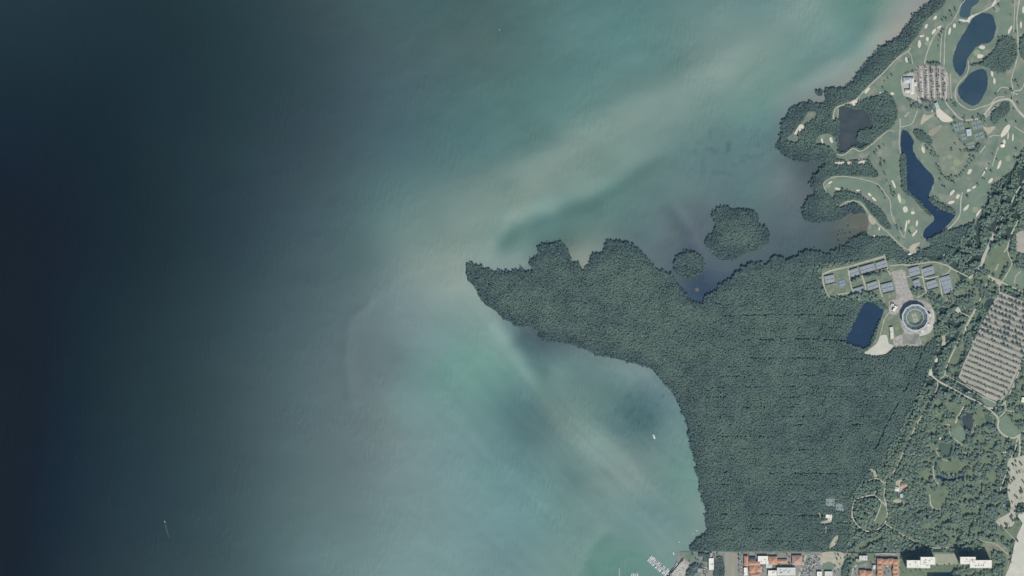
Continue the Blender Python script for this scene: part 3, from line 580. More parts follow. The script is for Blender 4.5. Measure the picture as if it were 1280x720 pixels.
# --- roads and paths
ribs = [
 ('road', [(1276, -20), (1274, 0), (1271, 22), (1272, 42), (1272.5, 65), (1269, 82), (1264, 100), (1266, 110), (1264, 124)], 1.5, M_PATH),
 ('path', [(1269, -10), (1268, 15), (1267, 40)], 1.0, M_PATH),
 ('road', [(1284, 151), (1280, 146), (1272, 137.5), (1264, 126), (1255, 124), (1243, 128), (1236, 136), (1230, 144)], 2.6, M_ROAD),
 ('road', [(1249, 131), (1240, 138), (1231, 147.5)], 2.2, M_PATH),
 ('road', [(1223, 148.5), (1212, 150), (1201, 149), (1190, 138), (1182, 127), (1182.5, 116), (1184, 100), (1183, 90)], 1.6, M_ROAD),
 ('path', [(1272, 118), (1266, 116), (1262, 111), (1252.5, 109), (1246, 115)], 1.2, M_PATH), ('path', [(1264, 124), (1268, 114), (1276, 112), (1284, 98)], 1.8, M_PATH),
 ('path', [(1256, 121), (1246, 122), (1237.5, 130), (1226, 134), (1215, 137.5), (1205, 134), (1196, 126), (1194, 116), (1197.5, 105), (1207.5, 94), (1211, 84), (1210, 76)], 1.3, M_PATH),
 ('path', [(1188, 92), (1188.5, 110), (1189.5, 127)], 1.1, M_PATH),
 ('path', [(1207, -12), (1206, 0), (1201, 6), (1196, 17.5), (1190, 27.5), (1183, 35), (1181, 50), (1180, 82)], 1.1, M_PATH),
 ('path', [(1178, 36), (1176, 56), (1175, 88)], 1.1, M_PATH), ('path', [(1175, 36), (1167.5, 45), (1159, 65), (1155, 82)], 1.5, M_PATH),
 ('path', [(1200, 25), (1208, 26), (1214, 21), (1227, 15), (1240, 7.5), (1251, -2)], 2.0, M_PATH),
 ('path', [(1199, 24.5), (1205, 26), (1211, 26)], 3.0, M_SAND), ('path', [(1210, 28), (1212, 23), (1217, 19.5)], 3.2, M_SAND),
 ('path', [(1138, 60), (1135, 64), (1127, 69), (1119, 75), (1105, 90), (1089, 105), (1077, 117), (1069, 126)], 1.5, M_PATH), ('path', [(1135, 64), (1139, 70), (1140.6, 80)], 1.0, M_PATH),
 ('path', [(1069, 127), (1056, 130.5), (1046, 134), (1042.5, 140), (1041.5, 150)], 1.4, M_PATH), ('path', [(1048, 136), (1047, 150)], 1.0, M_PATH),
 ('path', [(1039, 187), (1046, 192.5), (1055, 193.5), (1066, 185.5), (1076, 189), (1090, 180), (1100, 171.5), (1111, 163), (1118, 165)], 1.2, M_PATH),
 ('path', [(1125, 148), (1125, 162), (1124, 180), (1126, 193)], 1.3, M_PATH), ('path', [(1126, 159), (1139, 155), (1143, 148), (1147, 138)], 1.2, M_PATH), ('path', [(1131, 146), (1136, 140)], 1.6, M_PATH),
 ('path', [(1032.5, 239), (1029.5, 230), (1035, 224), (1047, 220.5), (1067, 222), (1089, 227), (1098, 231), (1105, 240), (1112.5, 251), (1114, 267), (1120, 281), (1129, 296), (1130, 298), (1134, 278)], 1.0, M_PATH),
 ('path', [(1045, 255), (1050, 257.5), (1060, 252), (1067.5, 251), (1076, 254), (1082.5, 262), (1089, 271), (1096, 279), (1110, 291), (1120, 301), (1128, 308), (1137, 313)], 1.3, M_PATH),
 ('path', [(1203, 240), (1201, 250), (1200, 267), (1195, 276), (1187.5, 284), (1170, 296), (1164, 301)], 1.6, M_PATH),
 ('path', [(1232, 182), (1225, 191)], 1.5, M_PATH), ('path', [(1248, 184), (1243, 198), (1240, 208)], 1.2, M_PATH), ('path', [(1236, 172), (1242, 169), (1250, 169), (1256, 160)], 1.2, M_PATH), ('path', [(1268, 158), (1280, 166), (1290, 170)], 1.2, M_PATH),
 ('road', [(1284, 219), (1280, 226), (1270, 241), (1264, 254)], 1.6, M_ROAD),
 ('road', [(1243, 290), (1240, 298), (1235, 309), (1229, 324), (1226, 337)], 3.8, M_ROAD), ('road', [(1232.5, 316), (1226, 332), (1218, 342.5), (1211, 348)], 3.0, M_ROAD),
 ('road', [(1242, 294), (1247, 282), (1254, 270)], 1.0, M_ROAD),
 ('road', [(1273, 275), (1265, 291), (1259, 309), (1255, 315)], 2.0, M_PATH), ('path', [(1259, 309), (1261, 320), (1265, 329), (1260, 340), (1254, 350), (1250, 354), (1249, 364)], 1.3, M_PATH),
 ('road', [(1236, 347), (1252.5, 353), (1267.5, 360), (1290, 371)], 1.7, M_PATH), ('path', [(1276, 339), (1270, 345), (1268, 354)], 1.3, M_PATH), ('path', [(1248, 330), (1244, 338)], 1.6, M_PATH),
 ('road', [(1233, 354), (1227.5, 369), (1220, 385), (1214, 395), (1207, 408), (1206, 414), (1201, 421), (1190, 442.5), (1182.5, 460), (1181, 469)], 1.5, M_ROAD), ('road', [(1222, 382), (1213, 398), (1207, 411), (1210, 420), (1217.5, 428)], 2.4, M_ROAD),
 ('path', [(1196, 389), (1204, 392), (1212, 396)], 1.4, M_PATH), ('path', [(1181, 469), (1175, 474)], 1.3, M_PATH),
 ('road', [(1164, 469), (1174, 477), (1189, 485), (1207, 495), (1222, 502.5), (1234, 510), (1247, 522), (1247.5, 534), (1252.5, 542), (1264, 547.5), (1274, 544), (1290, 530)], 2.2, M_ROAD),
 ('road', [(1172, 477), (1171, 486), (1163, 499), (1156, 513), (1146, 530), (1136, 551), (1129, 566), (1122, 582), (1115, 593), (1107, 603)], 1.5, M_TAN),
 ('road', [(1234, 509.5), (1244, 510), (1254, 505), (1265, 486), (1272.5, 467), (1276, 459)], 1.7, M_ROAD), ('path', [(1256, 503), (1257, 513), (1249, 522)], 1.6, M_PATH), ('path', [(1257, 513), (1271, 515)], 1.0, M_PATH),
 ('road', [(1181, 468), (1194, 475.5), (1207.5, 482.5), (1225, 494), (1249, 505.5)], 1.2, M_PATH),
 ('road', [(1274, 545), (1271, 551), (1269, 561), (1264, 572), (1260, 585), (1256, 596), (1251, 610), (1250, 618)], 1.5, M_ROAD), ('road', [(1274, 545), (1275, 560), (1273, 574)], 2.2, M_ROAD),
 ('path', [(1182, 530), (1187, 532), (1188, 544), (1196, 551), (1203, 557), (1203, 564), (1210, 567), (1217, 564)], 1.0, M_PATH), ('path', [(1205, 508), (1198, 520), (1194, 529)], 2.4, M_TAN), ('path', [(1207, 541), (1212, 545), (1218, 537), (1220, 530)], 1.2, M_PATH),
 ('path', [(1171, 560), (1172, 568), (1178, 574), (1186, 576)], 1.1, M_PATH), ('path', [(1166, 582), (1168, 598), (1173, 605)], 1.5, M_PATH), ('path', [(1162, 618), (1164, 632), (1172, 637), (1178, 634)], 1.6, M_PATH), ('path', [(1194, 593), (1186, 594), (1180, 592)], 1.1, M_PATH),
 ('path', [(1080, 621), (1072, 623), (1067, 629), (1065, 642), (1068, 652), (1076, 660), (1087.5, 664.5), (1100, 660), (1106, 654), (1109, 644), (1108, 632), (1105, 620), (1107, 604)], 1.7, M_PATH),
 ('path', [(1080, 621), (1092, 619), (1102, 627), (1109, 634)], 1.5, M_PATH), ('path', [(1092, 619), (1098, 609)], 1.5, M_PATH), ('path', [(1107, 604), (1104, 603), (1095, 598), (1086, 601)], 1.9, M_TAN), ('path', [(1102, 628), (1098, 640), (1093, 652)], 1.3, M_PATH), ('path', [(1065, 646), (1061, 650)], 1.4, M_PATH),
 ('path', [(1106, 654), (1122, 665), (1131, 670), (1146, 678), (1162, 684), (1174, 685), (1185, 684), (1200, 681), (1216, 678)], 1.3, M_PATH), ('path', [(1222, 674), (1230, 677), (1245, 680), (1255, 689), (1264, 695)], 1.0, M_PATH), ('path', [(1254, 660), (1262, 668), (1269, 675)], 1.0, M_PATH), ('path', [(1272, 645), (1282, 651)], 1.4, M_PATH),
 ('path', [(1028, 344), (1029, 354), (1033, 366), (1037, 372)], 1.8, M_PATH), ('path', [(1028, 343), (1040, 338), (1058, 334), (1076, 329), (1090, 325), (1107, 320)], 1.8, M_PATH), ('path', [(1060, 335), (1062, 348), (1064, 358), (1068, 370)], 1.6, M_PATH), ('path', [(1077, 344), (1080, 352), (1082, 362), (1081, 368)], 1.6, M_PATH), ('path', [(1098, 350), (1100, 362), (1103, 371)], 1.6, M_PATH), ('path', [(1047, 368), (1062, 366)], 1.4, M_PATH), ('path', [(1105, 318), (1109, 334), (1113, 344)], 1.6, M_PATH),
 ('path', [(1112, 332), (1126, 331), (1140, 331), (1166, 327.5), (1178, 330), (1187, 334), (1186, 340), (1175, 346)], 1.6, M_PATH), ('path', [(1133, 346), (1146, 345), (1160, 348), (1174, 345)], 1.4, M_PATH), ('path', [(1152, 332), (1154, 350), (1158, 366)], 1.4, M_PATH), ('path', [(1179, 328), (1179.5, 320), (1182, 316)], 1.6, M_PATH), ('path', [(1188, 335), (1200, 341), (1210, 346)], 1.6, M_PATH), ('path', [(1174, 348), (1178, 372)], 1.4, M_PATH), ('path', [(1146, 372), (1158, 366)], 1.4, M_PATH),
 ('path', [(1112, 390), (1106, 398), (1102, 412), (1100, 420)], 1.2, M_PATH), ('path', [(1182, 422), (1172, 420), (1160, 426), (1156, 433)], 1.0, M_PARK),
 ('road', [(896, 690), (930, 690.5), (970, 691), (1000, 692), (1015, 691)], 1.4, M_GREYLOT), ('road', [(1056, 694), (1062, 684), (1070, 676)], 2.0, M_GREYLOT), ('road', [(1008, 694), (1004, 704), (998, 722)], 2.6, M_ROAD), ('road', [(924.5, 691), (926, 725)], 2.6, M_GREYLOT),
 ('path', [(1095, 692.5), (1108, 692), (1120, 693)], 1.2, M_ROAD), ('path', [(1064, 724), (1066, 712), (1071, 706)], 1.8, M_ROAD), ('path', [(1032.5, 657), (1032.5, 669)], 1.0, M_SAND), ('path', [(1024, 641), (1027, 650)], 1.3, M_PATH), ('path', [(1046, 653), (1060, 652)], 1.2, M_PATH),
]
zz = 0
for nm, pts, w, mm_ in ribs:
    zz = (zz + 1) % 6
    px_ = np.mean([p_[0] for p_ in pts]); py_ = np.mean([p_[1] for p_ in pts])
    ribbon(nm, pts, w, 'road', mm_, dz=zz * 0.022, vary=0.25, pad=1.1 if ((py_ > 460 and px_ > 1050) or (px_ > 1190 and py_ > 200)) else .5)

# ditches cut through the mangrove: only gaps in the trees
for pts, w in [([(905, 395), (960, 393), (1058, 394)], .9), ([(930, 425), (1000, 423), (1057, 425.5)], 1.3), ([(938, 447.5), (1020, 447)], 1.0), ([(1020, 448), (1085, 448)], .7), ([(880, 509), (1005, 508)], .9), ([(880, 496), (1120, 496)], .6),
               ([(975, 531), (1095, 530)], .7), ([(900, 642), (1030, 644)], .9), ([(1157, 431), (1147, 452), (1132, 486), (1110, 527), (1088, 574)], 1.5), ([(1158, 470), (1146, 500), (1126, 550), (1112, 578)], 1.0), ([(1163, 380), (1172, 396)], 1.0),
               ([(893, 378), (920, 384), (950, 372)], .5), ([(1140, 470), (1160, 476)], .8), ([(1200, 310), (1230, 314)], .8), ([(1181, 306), (1196, 311), (1212, 318)], 2.2), ([(1234, 250), (1222, 278), (1206, 312)], 1.6),
               ([(930, 410), (1050, 409.5)], .1), ([(900, 458), (1060, 457.5)], .1), ([(890, 484), (1100, 482)], .2), ([(890, 521), (1090, 520)], .1), ([(900, 545), (1080, 546)], .3), ([(890, 605), (1060, 606)], .2), ([(895, 625), (1025, 626)], .3), ([(900, 660), (1024, 661)], .3), ([(905, 675), (1030, 676)], .2), ([(905, 362), (1020, 360)], .1), ([(900, 590), (1060, 592)], .6), ([(900, 470), (1090, 468)], .6), ([(880, 560), (1070, 562)], .5)]:
    qd = np.array(spline(pts, False, 8)); d = np.gradient(qd, axis=0); d /= np.linalg.norm(d, axis=1, keepdims=True); nn = np.stack([-d[:, 1], d[:, 0]], 1) * (w + .55) / 2
    for i in range(len(qd) - 1):
        if R.random() < .66:
            raster(OPEN, [qd[i] + nn[i], qd[i + 1] + nn[i + 1], qd[i + 1] - nn[i + 1], qd[i] - nn[i]])

# ------------------------------------------------------------------ paved lots
sheet('golf_car_park', [(1144, 84), (1150, 81.5), (1166, 81), (1180, 85), (1186, 96), (1187, 110), (1186, 122), (1176, 124), (1166, 125), (1154, 124), (1146, 117), (1143, 100)], 'lot', M_BAY)
sheet('club_forecourt', [(1127, 96), (1144, 92), (1147, 118), (1156, 126), (1150, 128), (1138, 122), (1129, 118)], 'lot', M_ROAD, dz=-0.07)
for i, x in enumerate((1153, 1160.3, 1167.6, 1175, 1182)):
    ribbon('car_park_lane', [(x - 2.4, 83), (x - .6, 100), (x + .4, 122)], 2.4, 'road', mat('pale pink lane paving', T(180, 178, 170), T(202, 198, 190), .1), dz=.16)
BIG = [(1249, 364), (1290, 381), (1300, 400), (1296, 425), (1283, 445), (1273, 462), (1265, 481), (1258, 494), (1250, 503), (1234, 497), (1214, 485), (1198, 472), (1204, 455), (1214, 434), (1226, 408), (1236, 388)]
sheet('big_car_park', BIG, 'lot', M_LOT, smooth=False)
sheet('small_car_park', [(1270, 292), (1290, 282), (1300, 290), (1300, 328), (1286, 322), (1270, 314)], 'lot', M_LOT, smooth=False)
sheet('tennis_plaza', [(1114, 340), (1130, 337.5), (1133, 348), (1136, 360), (1141, 370), (1139, 378), (1130, 382), (1121, 379), (1120, 365), (1115, 345)], 'lot', M_PLAZA)
sheet('tennis_plaza', [(1112, 376), (1121, 375), (1124, 384), (1122, 392), (1113, 393), (1111, 384)], 'lot', M_PLAZA, dz=.05)
sheet('stadium_concourse', [(1124, 376), (1150, 375), (1162, 380), (1167.5, 392), (1166, 406), (1162, 416), (1150, 419), (1151, 431), (1134, 432.5), (1118, 432), (1118, 422), (1130, 416), (1126, 406), (1125, 392)], 'lot', M_PLAZA, dz=.1)
sheet('stadium_concourse', [(1136, 417), (1150, 416.5), (1161, 408), (1165, 396), (1163, 386), (1167, 388), (1168, 402), (1163, 415), (1151, 420), (1137, 420)], 'lot', mat('pale concrete apron', T(182, 184, 178), T(204, 204, 198), .15, c=T(160, 162, 158), scale2=.3), dz=.2)
sheet('stadium_service_yard', [(1129, 418), (1149, 417), (1150, 430), (1128, 430)], 'lot', M_GREYLOT, smooth=False, dz=.2)
sheet('village_car_lot', [(1014, 692.5), (1031, 691), (1026, 702), (1019, 712), (1015, 726), (998, 726), (1006, 708)], 'lot', M_GREYLOT, smooth=False)
sheet('boat_yard', [(841, 716), (855, 699.5), (861, 703), (862, 709), (856, 718), (850, 728), (836, 728)], 'lot', M_LOT, smooth=False)
sheet('marina_lawn', [(850, 691), (872, 690), (874, 697), (870, 704), (864, 703), (858, 699), (853, 697)], 'lot', M_GOLF, dz=.05)
sheet('tower_deck', [(1168, 692), (1193, 692), (1198, 702), (1196, 706), (1168, 706)], 'lot', mat('deck paving', T(150, 156, 140), T(164, 168, 152), .05), smooth=False, dz=.2)
sheet('club_court_apron', [(1191, 152), (1204, 150), (1214, 150), (1228, 149), (1233, 165), (1232, 173), (1222, 180), (1219, 188), (1208, 188), (1203, 178), (1197, 170)], 'lot', M_PARK)

# rows across the big car park: planted medians and their trees
def clip_row(p, d, poly, tmax=160):
    P = np.array(poly); ts = []
    for i in range(len(P)):
        a, b = P[i], P[(i + 1) % len(P)]
        e = b - a; den = d[0] * e[1] - d[1] * e[0]
        if abs(den) < 1e-9: continue
        w = a - p
        t = (w[0] * e[1] - w[1] * e[0]) / den; u = (w[0] * d[1] - w[1] * d[0]) / den
        if 0 <= u < 1: ts.append(t)
    return sorted(ts)
rowdir = np.array((0.925, 0.38))
WESTA, WESTB = np.array((1249.0, 366.0)), np.array((1199.0, 471.0))
CARPARK_TREES = []; BAYS = []
NROW = 17
for k in range(NROW + 3):
    p = WESTA + (WESTB - WESTA) * ((k + .6) / NROW)
    ts = clip_row(p - rowdir * 200, rowdir, BIG)
    if len(ts) < 2: continue
    if ts[-1] - ts[0] < 12: continue
    t0, t1 = ts[0] - 200 + 2.2, ts[-1] - 200 - 2.6
    a, b = p + rowdir * t0, p + rowdir * t1
    if b[0] > 1285: b = a + rowdir * ((1285 - a[0]) / rowdir[0])
    L = np.linalg.norm(b - a)
    if L < 6: continue
    upper = k < 9
    ribbon('parking_bays', [tuple(a), tuple((a + b) / 2), tuple(b)], 4.2, 'road', M_BAY, dz=0.02 + .01 * (k % 4), open_=False)
    ribbon('planted_median', [tuple(a), tuple((a + b) / 2), tuple(b)], 0.9 if upper else 1.5, 'road', M_MEDIAN, dz=0.2, open_=False)
    t = R.uniform(.5, 2)
    while t < L:
        pt = a + rowdir * t
        if R.random() < (.86 if upper else .8):
            CARPARK_TREES.append((pt[0] + R.uniform(-.3, .3), pt[1] + R.uniform(-.3, .3), R.uniform(3.4, 6.2) if upper else R.uniform(1.9, 3.2), upper, k))
        t += R.uniform(3.6, 6.2) if upper else R.uniform(2.8, 4.6)
    BAYS.append((a, b, upper))

# ------------------------------------------------------------------ trees
def foliage(name, base, dark, light, var=0.35):
    m, nt, p = new_mat(name)
    L = nt.links.new
    oi = nt.nodes.new('ShaderNodeObjectInfo')
    n = nt.nodes.new('ShaderNodeTexNoise'); n.inputs['Scale'].default_value = 0.011; n.inputs['Detail'].default_value = 5; n.inputs['Roughness'].default_value = .6
    at_ = nt.nodes.new('ShaderNodeAttribute'); at_.attribute_type = 'INSTANCER'; at_.attribute_name = 'tone'
    L(oi.outputs['Location'], n.inputs['Vector'])
    r1 = nt.nodes.new('ShaderNodeMapRange'); r1.inputs[1].default_value = .33; r1.inputs[2].default_value = .67
    L(n.outputs[0], r1.inputs[0])
    mx = nt.nodes.new('ShaderNodeMix'); mx.data_type = 'RGBA'; mx.inputs[6].default_value = dark + (1,); mx.inputs[7].default_value = base + (1,)
    ad = nt.nodes.new('ShaderNodeMath'); ad.operation = 'ADD'; ad.use_clamp = True
    sb = nt.nodes.new('ShaderNodeMath'); sb.operation = 'MULTIPLY'; sb.inputs[1].default_value = .45
    L(r1.outputs[0], sb.inputs[0]); L(sb.outputs[0], ad.inputs[0]); L(at_.outputs['Fac'], ad.inputs[1])
    L(ad.outputs[0], mx.inputs[0])
    mx2 = nt.nodes.new('ShaderNodeMix'); mx2.data_type = 'RGBA'; mx2.inputs[7].default_value = light + (1,)
    pw = nt.nodes.new('ShaderNodeMath'); pw.operation = 'POWER'; pw.inputs[1].default_value = 2.2
    L(oi.outputs['Random'], pw.inputs[0])
    ml = nt.nodes.new('ShaderNodeMath'); ml.operation = 'MULTIPLY'; ml.inputs[1].default_value = var * 2
    L(pw.outputs[0], ml.inputs[0])
    L(ml.outputs[0], mx2.inputs[0]); L(mx.outputs[2], mx2.inputs[6])
    L(mx2.outputs[2], p.inputs['Base Color'])
    p.inputs['Roughness'].default_value = .7
    p.inputs['Specular IOR Level'].default_value = .15
    return m
M_MANG = foliage('mangrove leaves', (0.116, 0.176, 0.141), (0.046, 0.082, 0.094), (0.148, 0.208, 0.165))
M_LEAF = foliage('hardwood leaves', (0.150, 0.220, 0.165), (0.095, 0.145, 0.140), (0.25, 0.32, 0.23))
M_PALM = foliage('palm fronds', (0.10, 0.13, 0.075), (0.08, 0.11, 0.07), (0.15, 0.17, 0.10))
M_BARK = mat('bark', (0.16, 0.13, 0.10, 1), (0.22, 0.18, 0.14, 1), 1.5)

def crown_mesh(name, seed, lumps=9, per=15, leaf=.30, flat=.62, spread=.62, material=None):
    rr = random.Random(seed); vs = []; fs = []
    cs = [(0, 0, .18, .55)]
    for i in range(lumps):
        a = 2 * math.pi * (i + rr.uniform(-.3, .3)) / lumps
        r = spread * rr.uniform(.55, 1.05)
        cs.append((r * math.cos(a), r * math.sin(a), rr.uniform(-.22, .28), rr.uniform(.28, .45)))
    for (cx, cy, cz, cr) in cs:
        for j in range(per):
            u = rr.uniform(-.15, 1); t = rr.uniform(0, 2 * math.pi); s = math.sqrt(max(0, 1 - u * u))
            nrm = Vector((s * math.cos(t), s * math.sin(t), u))
            pos = Vector((cx, cy, cz * flat * 1.4)) + Vector((nrm.x, nrm.y, nrm.z * flat)) * cr * rr.uniform(.8, 1.08)
            nn = (nrm + Vector((rr.uniform(-.5, .5), rr.uniform(-.5, .5), rr.uniform(.1, 1.1)))).normalized()
            e1 = nn.orthogonal().normalized(); e1.rotate(Matrix.Rotation(rr.uniform(0, 6.28), 3, nn)); e2 = nn.cross(e1)
            sz = leaf * rr.uniform(.6, 1.15)
            b = len(vs)
            for (p_, q_) in ((-1, -.5), (.2, -.8), (1, .1), (.1, .9), (-.8, .6)):
                vs.append(tuple(pos + (e1 * p_ + e2 * q_) * sz * .5))
            fs.append(tuple(range(b, b + 5)))
    me = bpy.data.meshes.new(name); me.from_pydata(vs, [], fs); me.materials.append(material)
    return me
def palm_mesh(name, seed):
    rr = random.Random(seed); vs = []; fs = []
    for i in range(13):
        a = 2 * math.pi * i / 13 + rr.uniform(-.15, .15); L = rr.uniform(.85, 1.1); up = rr.uniform(.1, .4)
        d = Vector((math.cos(a), math.sin(a), 0)); sd = Vector((-d.y, d.x, 0)); prev = None
        for j in range(5):
            t = j / 4; c = d * (L * t) + Vector((0, 0, up * t - .75 * t * t)); w = .2 * math.sin(math.pi * min(.97, t * .9 + .08)) + .02
            l = len(vs); vs += [tuple(c - sd * w - Vector((0, 0, .06))), tuple(c), tuple(c + sd * w - Vector((0, 0, .06)))]
            if prev is not None:
                fs += [(prev, prev + 1, l + 1, l), (prev + 1, prev + 2, l + 2, l + 1)]
            prev = l
    me = bpy.data.meshes.new(name); me.from_pydata(vs, [], fs); me.materials.append(M_PALM)
    return me
def trunk_mesh(name, seed, limbs=4):
    rr = random.Random(seed); vs = []; fs = []
    def tube(a, b, ra, rb, n=6):
        a = Vector(a); b = Vector(b); d = (b - a).normalized(); e = d.orthogonal().normalized(); f = d.cross(e); l = len(vs)
        for c, r in ((a, ra), (b, rb)):
            for i in range(n):
                t = 2 * math.pi * i / n; vs.append(tuple(c + (e * math.cos(t) + f * math.sin(t)) * r))
        for i in range(n):
            fs.append((l + i, l + (i + 1) % n, l + n + (i + 1) % n, l + n + i))
    tube((0, 0, -.02), (.01, .01, .7), .075, .045)
    for i in range(limbs):
        a = 2 * math.pi * i / limbs + rr.uniform(-.4, .4)
        tube((.01, .01, .6), (.38 * math.cos(a), .38 * math.sin(a), .98), .035, .014, 5)
    me = bpy.data.meshes.new(name); me.from_pydata(vs, [], fs); me.materials.append(M_BARK)
    return me
CROWN_L = [crown_mesh('hardwood_crown', s, 8, 15, .36, .6, material=M_LEAF) for s in (1, 2, 3, 4)]
CROWN_M = [crown_mesh('mangrove_crown', s, 9, 15, .40, .42, .66, material=M_MANG) for s in (11, 12, 13, 14)]
PALMS = [palm_mesh('palm_crown', s) for s in (1, 2)]
TRUNKS = [trunk_mesh('tree_trunk', s) for s in (5, 6)]
def make_tree(name, x, y, rad, h, crown, label, cat, group, z=None):
    rt = empty(name, W(x, y, ZL['lot'] if z is None else z), R.uniform(0, 6.28))
    tag(rt, label, cat, group)
    tr = bpy.data.objects.new('trunk', TRUNKS[R.randrange(2)]); COL.objects.link(tr); tr.parent = rt; tr.scale = (h * .8, h * .8, h)
    cr = bpy.data.objects.new('crown', crown); COL.objects.link(cr); cr.parent = rt; cr.location = (0, 0, h); k = rad * R.uniform(.94, 1.06); cr.scale = (k, k * R.uniform(.88, 1.1), rad * R.uniform(.9, 1.2))
    return rt, cr
def ok_tree(x, y): return True
ORD = 'first second third fourth fifth sixth seventh eighth ninth tenth eleventh twelfth thirteenth fourteenth fifteenth sixteenth seventeenth eighteenth nineteenth twentieth'.split()
for (x, y, r, upper, k) in CARPARK_TREES:
    if upper:
        make_tree('broadleaf_tree', x, y, r, r * 1.25 + 1.5, CROWN_L[R.randrange(4)], 'dark shade tree in the %s big car park row from the lawns' % ORD[k], 'tree', 'shade trees in the car park rows')
    else:
        make_tree('small_tree', x, y, r, r * 1.1 + 1.2, CROWN_L[R.randrange(4)], 'small clipped tree on the %s big car park strip from the lawns' % ORD[k], 'tree', 'small trees on the car park strips')
def pts_of(ox, oy, s):
    return [(ox + float(a) / 8, oy + float(b) / 8) for a, b in (t.split(',') for t in s.split())]
GT = pts_of(1120, 0, '545,125 590,85 595,112 480,182 505,200 562,165 465,212 460,332 425,405 442,370 425,470 475,310 1145,155 1030,385 1030,60 1172,30 325,632 350,634 380,636 410,636 1200,325 150,640 130,610 640,240 985,100 60,470')
GT += pts_of(960, 90, '1240,40 1165,100 1150,165 1200,70')
GT += pts_of(1120, 90, '180,340 160,355 200,362 230,340 240,375 300,375 320,390 345,320 370,300 385,402 402,452 432,480 360,375 690,440 680,470 830,440 870,445 855,490 820,460 890,500 1170,90 1190,100 1145,185 1160,192 1225,150 1205,100 1100,220 1000,232 1220,320 1205,510 1105,500 1180,380 560,300 592,322 600,350 575,330 900,620 905,660 595,520 560,540 640,690 580,600 690,500 730,520 440,270 470,280 420,275 300,275')
GT += pts_of(1120, 180, '300,30 340,20 370,50 390,90 350,110 382,130 400,120 430,135 320,60 360,85 410,215 430,240 440,270 460,315 480,330 500,350 530,370 560,385 580,390 560,330 590,330 612,335 640,325 655,300 680,280 700,245 715,230 720,190 740,205 745,130 740,160 780,140 760,182 820,85 800,92 870,350 888,365 725,540 715,530 900,280 955,280 935,210 820,410 1010,160 1205,60 1190,150 970,110 440,360 400,535 470,430 490,440 540,350 520,340 690,20 700,60 800,30 830,40 380,545 420,555')
GT += pts_of(960, 180, '1160,15 1120,45 1085,70 1070,100 1015,140 1000,160 1020,182 1130,160 1130,200 1130,222 1170,190 1175,312 1160,290 1190,375 1230,440 1240,490 1228,462 1170,550 1150,495 1120,460 1105,440 750,460 800,466 1270,500 1258,530 1230,510 930,490')
GT += pts_of(1120, 250, '10,270 20,300 60,302 232,496 245,505 30,390 140,330 260,390 470,330 500,345 410,95 440,90 520,110 1040,90 1060,100')
LM = [(1188, 205, 'edge of the driving range turf'), (1150, 68, 'mangrove side of the northern fairway bunkers'), (1190, 22, 'cart paths below the topmost pond'), (1167, 80, 'hedge above the clubhouse parking'), (1150, 133, 'cart paths below the clubhouse'), (1168, 142, 'bright sand patch and cart barn'), (1211, 150, 'road above the club tennis courts'), (1205, 178, 'club tennis courts'), (1264, 112, 'path crossing beside the big round pond'), (1260, 160, 'long sand strip east of the club courts'), (1160, 188, 'slope between the long lake and the range'), (1230, 222, 'bunkers of the eastern fairway'), (1105, 215, 'fairway by the mangrove lobe path'), (1095, 205, 'pale sand patches below the muddy pond'), (1130, 290, 'bunkered green at the foot of the long lake'), (1175, 285, 'lake end bank'), (1262, 20, 'twin paths of the eastern golf edge'), (1102, 108, 'fairway along the mangrove strip'), (1176, 232, 'white machine stand beside the range'), (1100, 180, 'far bank of the muddy pond')]
GT += [(R.uniform(1134, 1167), R.uniform(124, 137)) for _ in range(26)] + [(R.uniform(1186, 1234), R.choice((148.5, 180, 188)) + R.uniform(-1.5, 1.5)) for _ in range(14)]
for (x, y) in GT:
    lm_ = min(LM, key=lambda l: (l[0] - x) ** 2 + (l[1] - y) ** 2)[2]
    r = R.uniform(2.4, 4.4)
    make_tree('broadleaf_tree', x, y, r, r * 1.3 + 2, CROWN_L[R.randrange(4)], ('large' if r > 3.4 else 'small') + ' dark golf course tree by the ' + lm_, 'tree', 'trees dotted over the golf course')
GP = []
for ln, a, b, n in (('in the bay row nearest the clubhouse', (1147, 84), (1150, 118), 9), ('in the second bay row from the clubhouse', (1156.5, 83), (1157.5, 122), 11), ('in the third bay row from the clubhouse', (1163.8, 83), (1164.8, 122), 11), ('in the fourth bay row from the clubhouse', (1171, 83), (1172.4, 122), 11), ('in the bay row farthest from the clubhouse', (1178.5, 85), (1179.5, 121), 10), ('behind the pale blue clubhouse wing', (1129, 94), (1146, 88), 6), ('on the verge below the clubhouse parking', (1146, 124), (1166, 128), 8), ('on the verge between parking and sand patch', (1176, 126), (1186, 128), 4)):
    for i in range(n):
        t = (i + R.uniform(.2, .8)) / n
        GP.append((a[0] + (b[0] - a[0]) * t + R.uniform(-.5, .5), a[1] + (b[1] - a[1]) * t, ln))
for (x, y, ln) in GP:
    r = R.uniform(1.7, 3.0)
    make_tree('small_tree', x, y, r, r * 1.2 + 2, CROWN_L[R.randrange(4)], 'small golf car park tree ' + ln, 'tree', 'trees among the clubhouse parking bays')
BT = pts_of(1120, 560, '1240,150 1255,170 1200,182 1130,220 1210,250 1235,242 1180,310 1160,330 1140,350 1110,362 1250,405 1250,425 1245,445 1258,440 1190,480 1210,500 1160,545 1135,430 1110,422 1265,330 1279,350 1060,450 1075,480 1200,600 1220,622 1240,640 1265,610 1195,135 1170,170 1105,340')
BT += pts_of(1120, 630, '1150,140 1165,165 1110,215 1095,205 1212,368 1075,405 1160,120 1240,60 1265,50')
for (x, y) in BT:
    r = R.uniform(2.8, 4.6)
    make_tree('palm_tree', x, y, r, r * 1.2 + 3, PALMS[R.randrange(2)], 'dark palm tree casting its shadow on the pale beach sand', 'tree', 'palms on the beach sand')
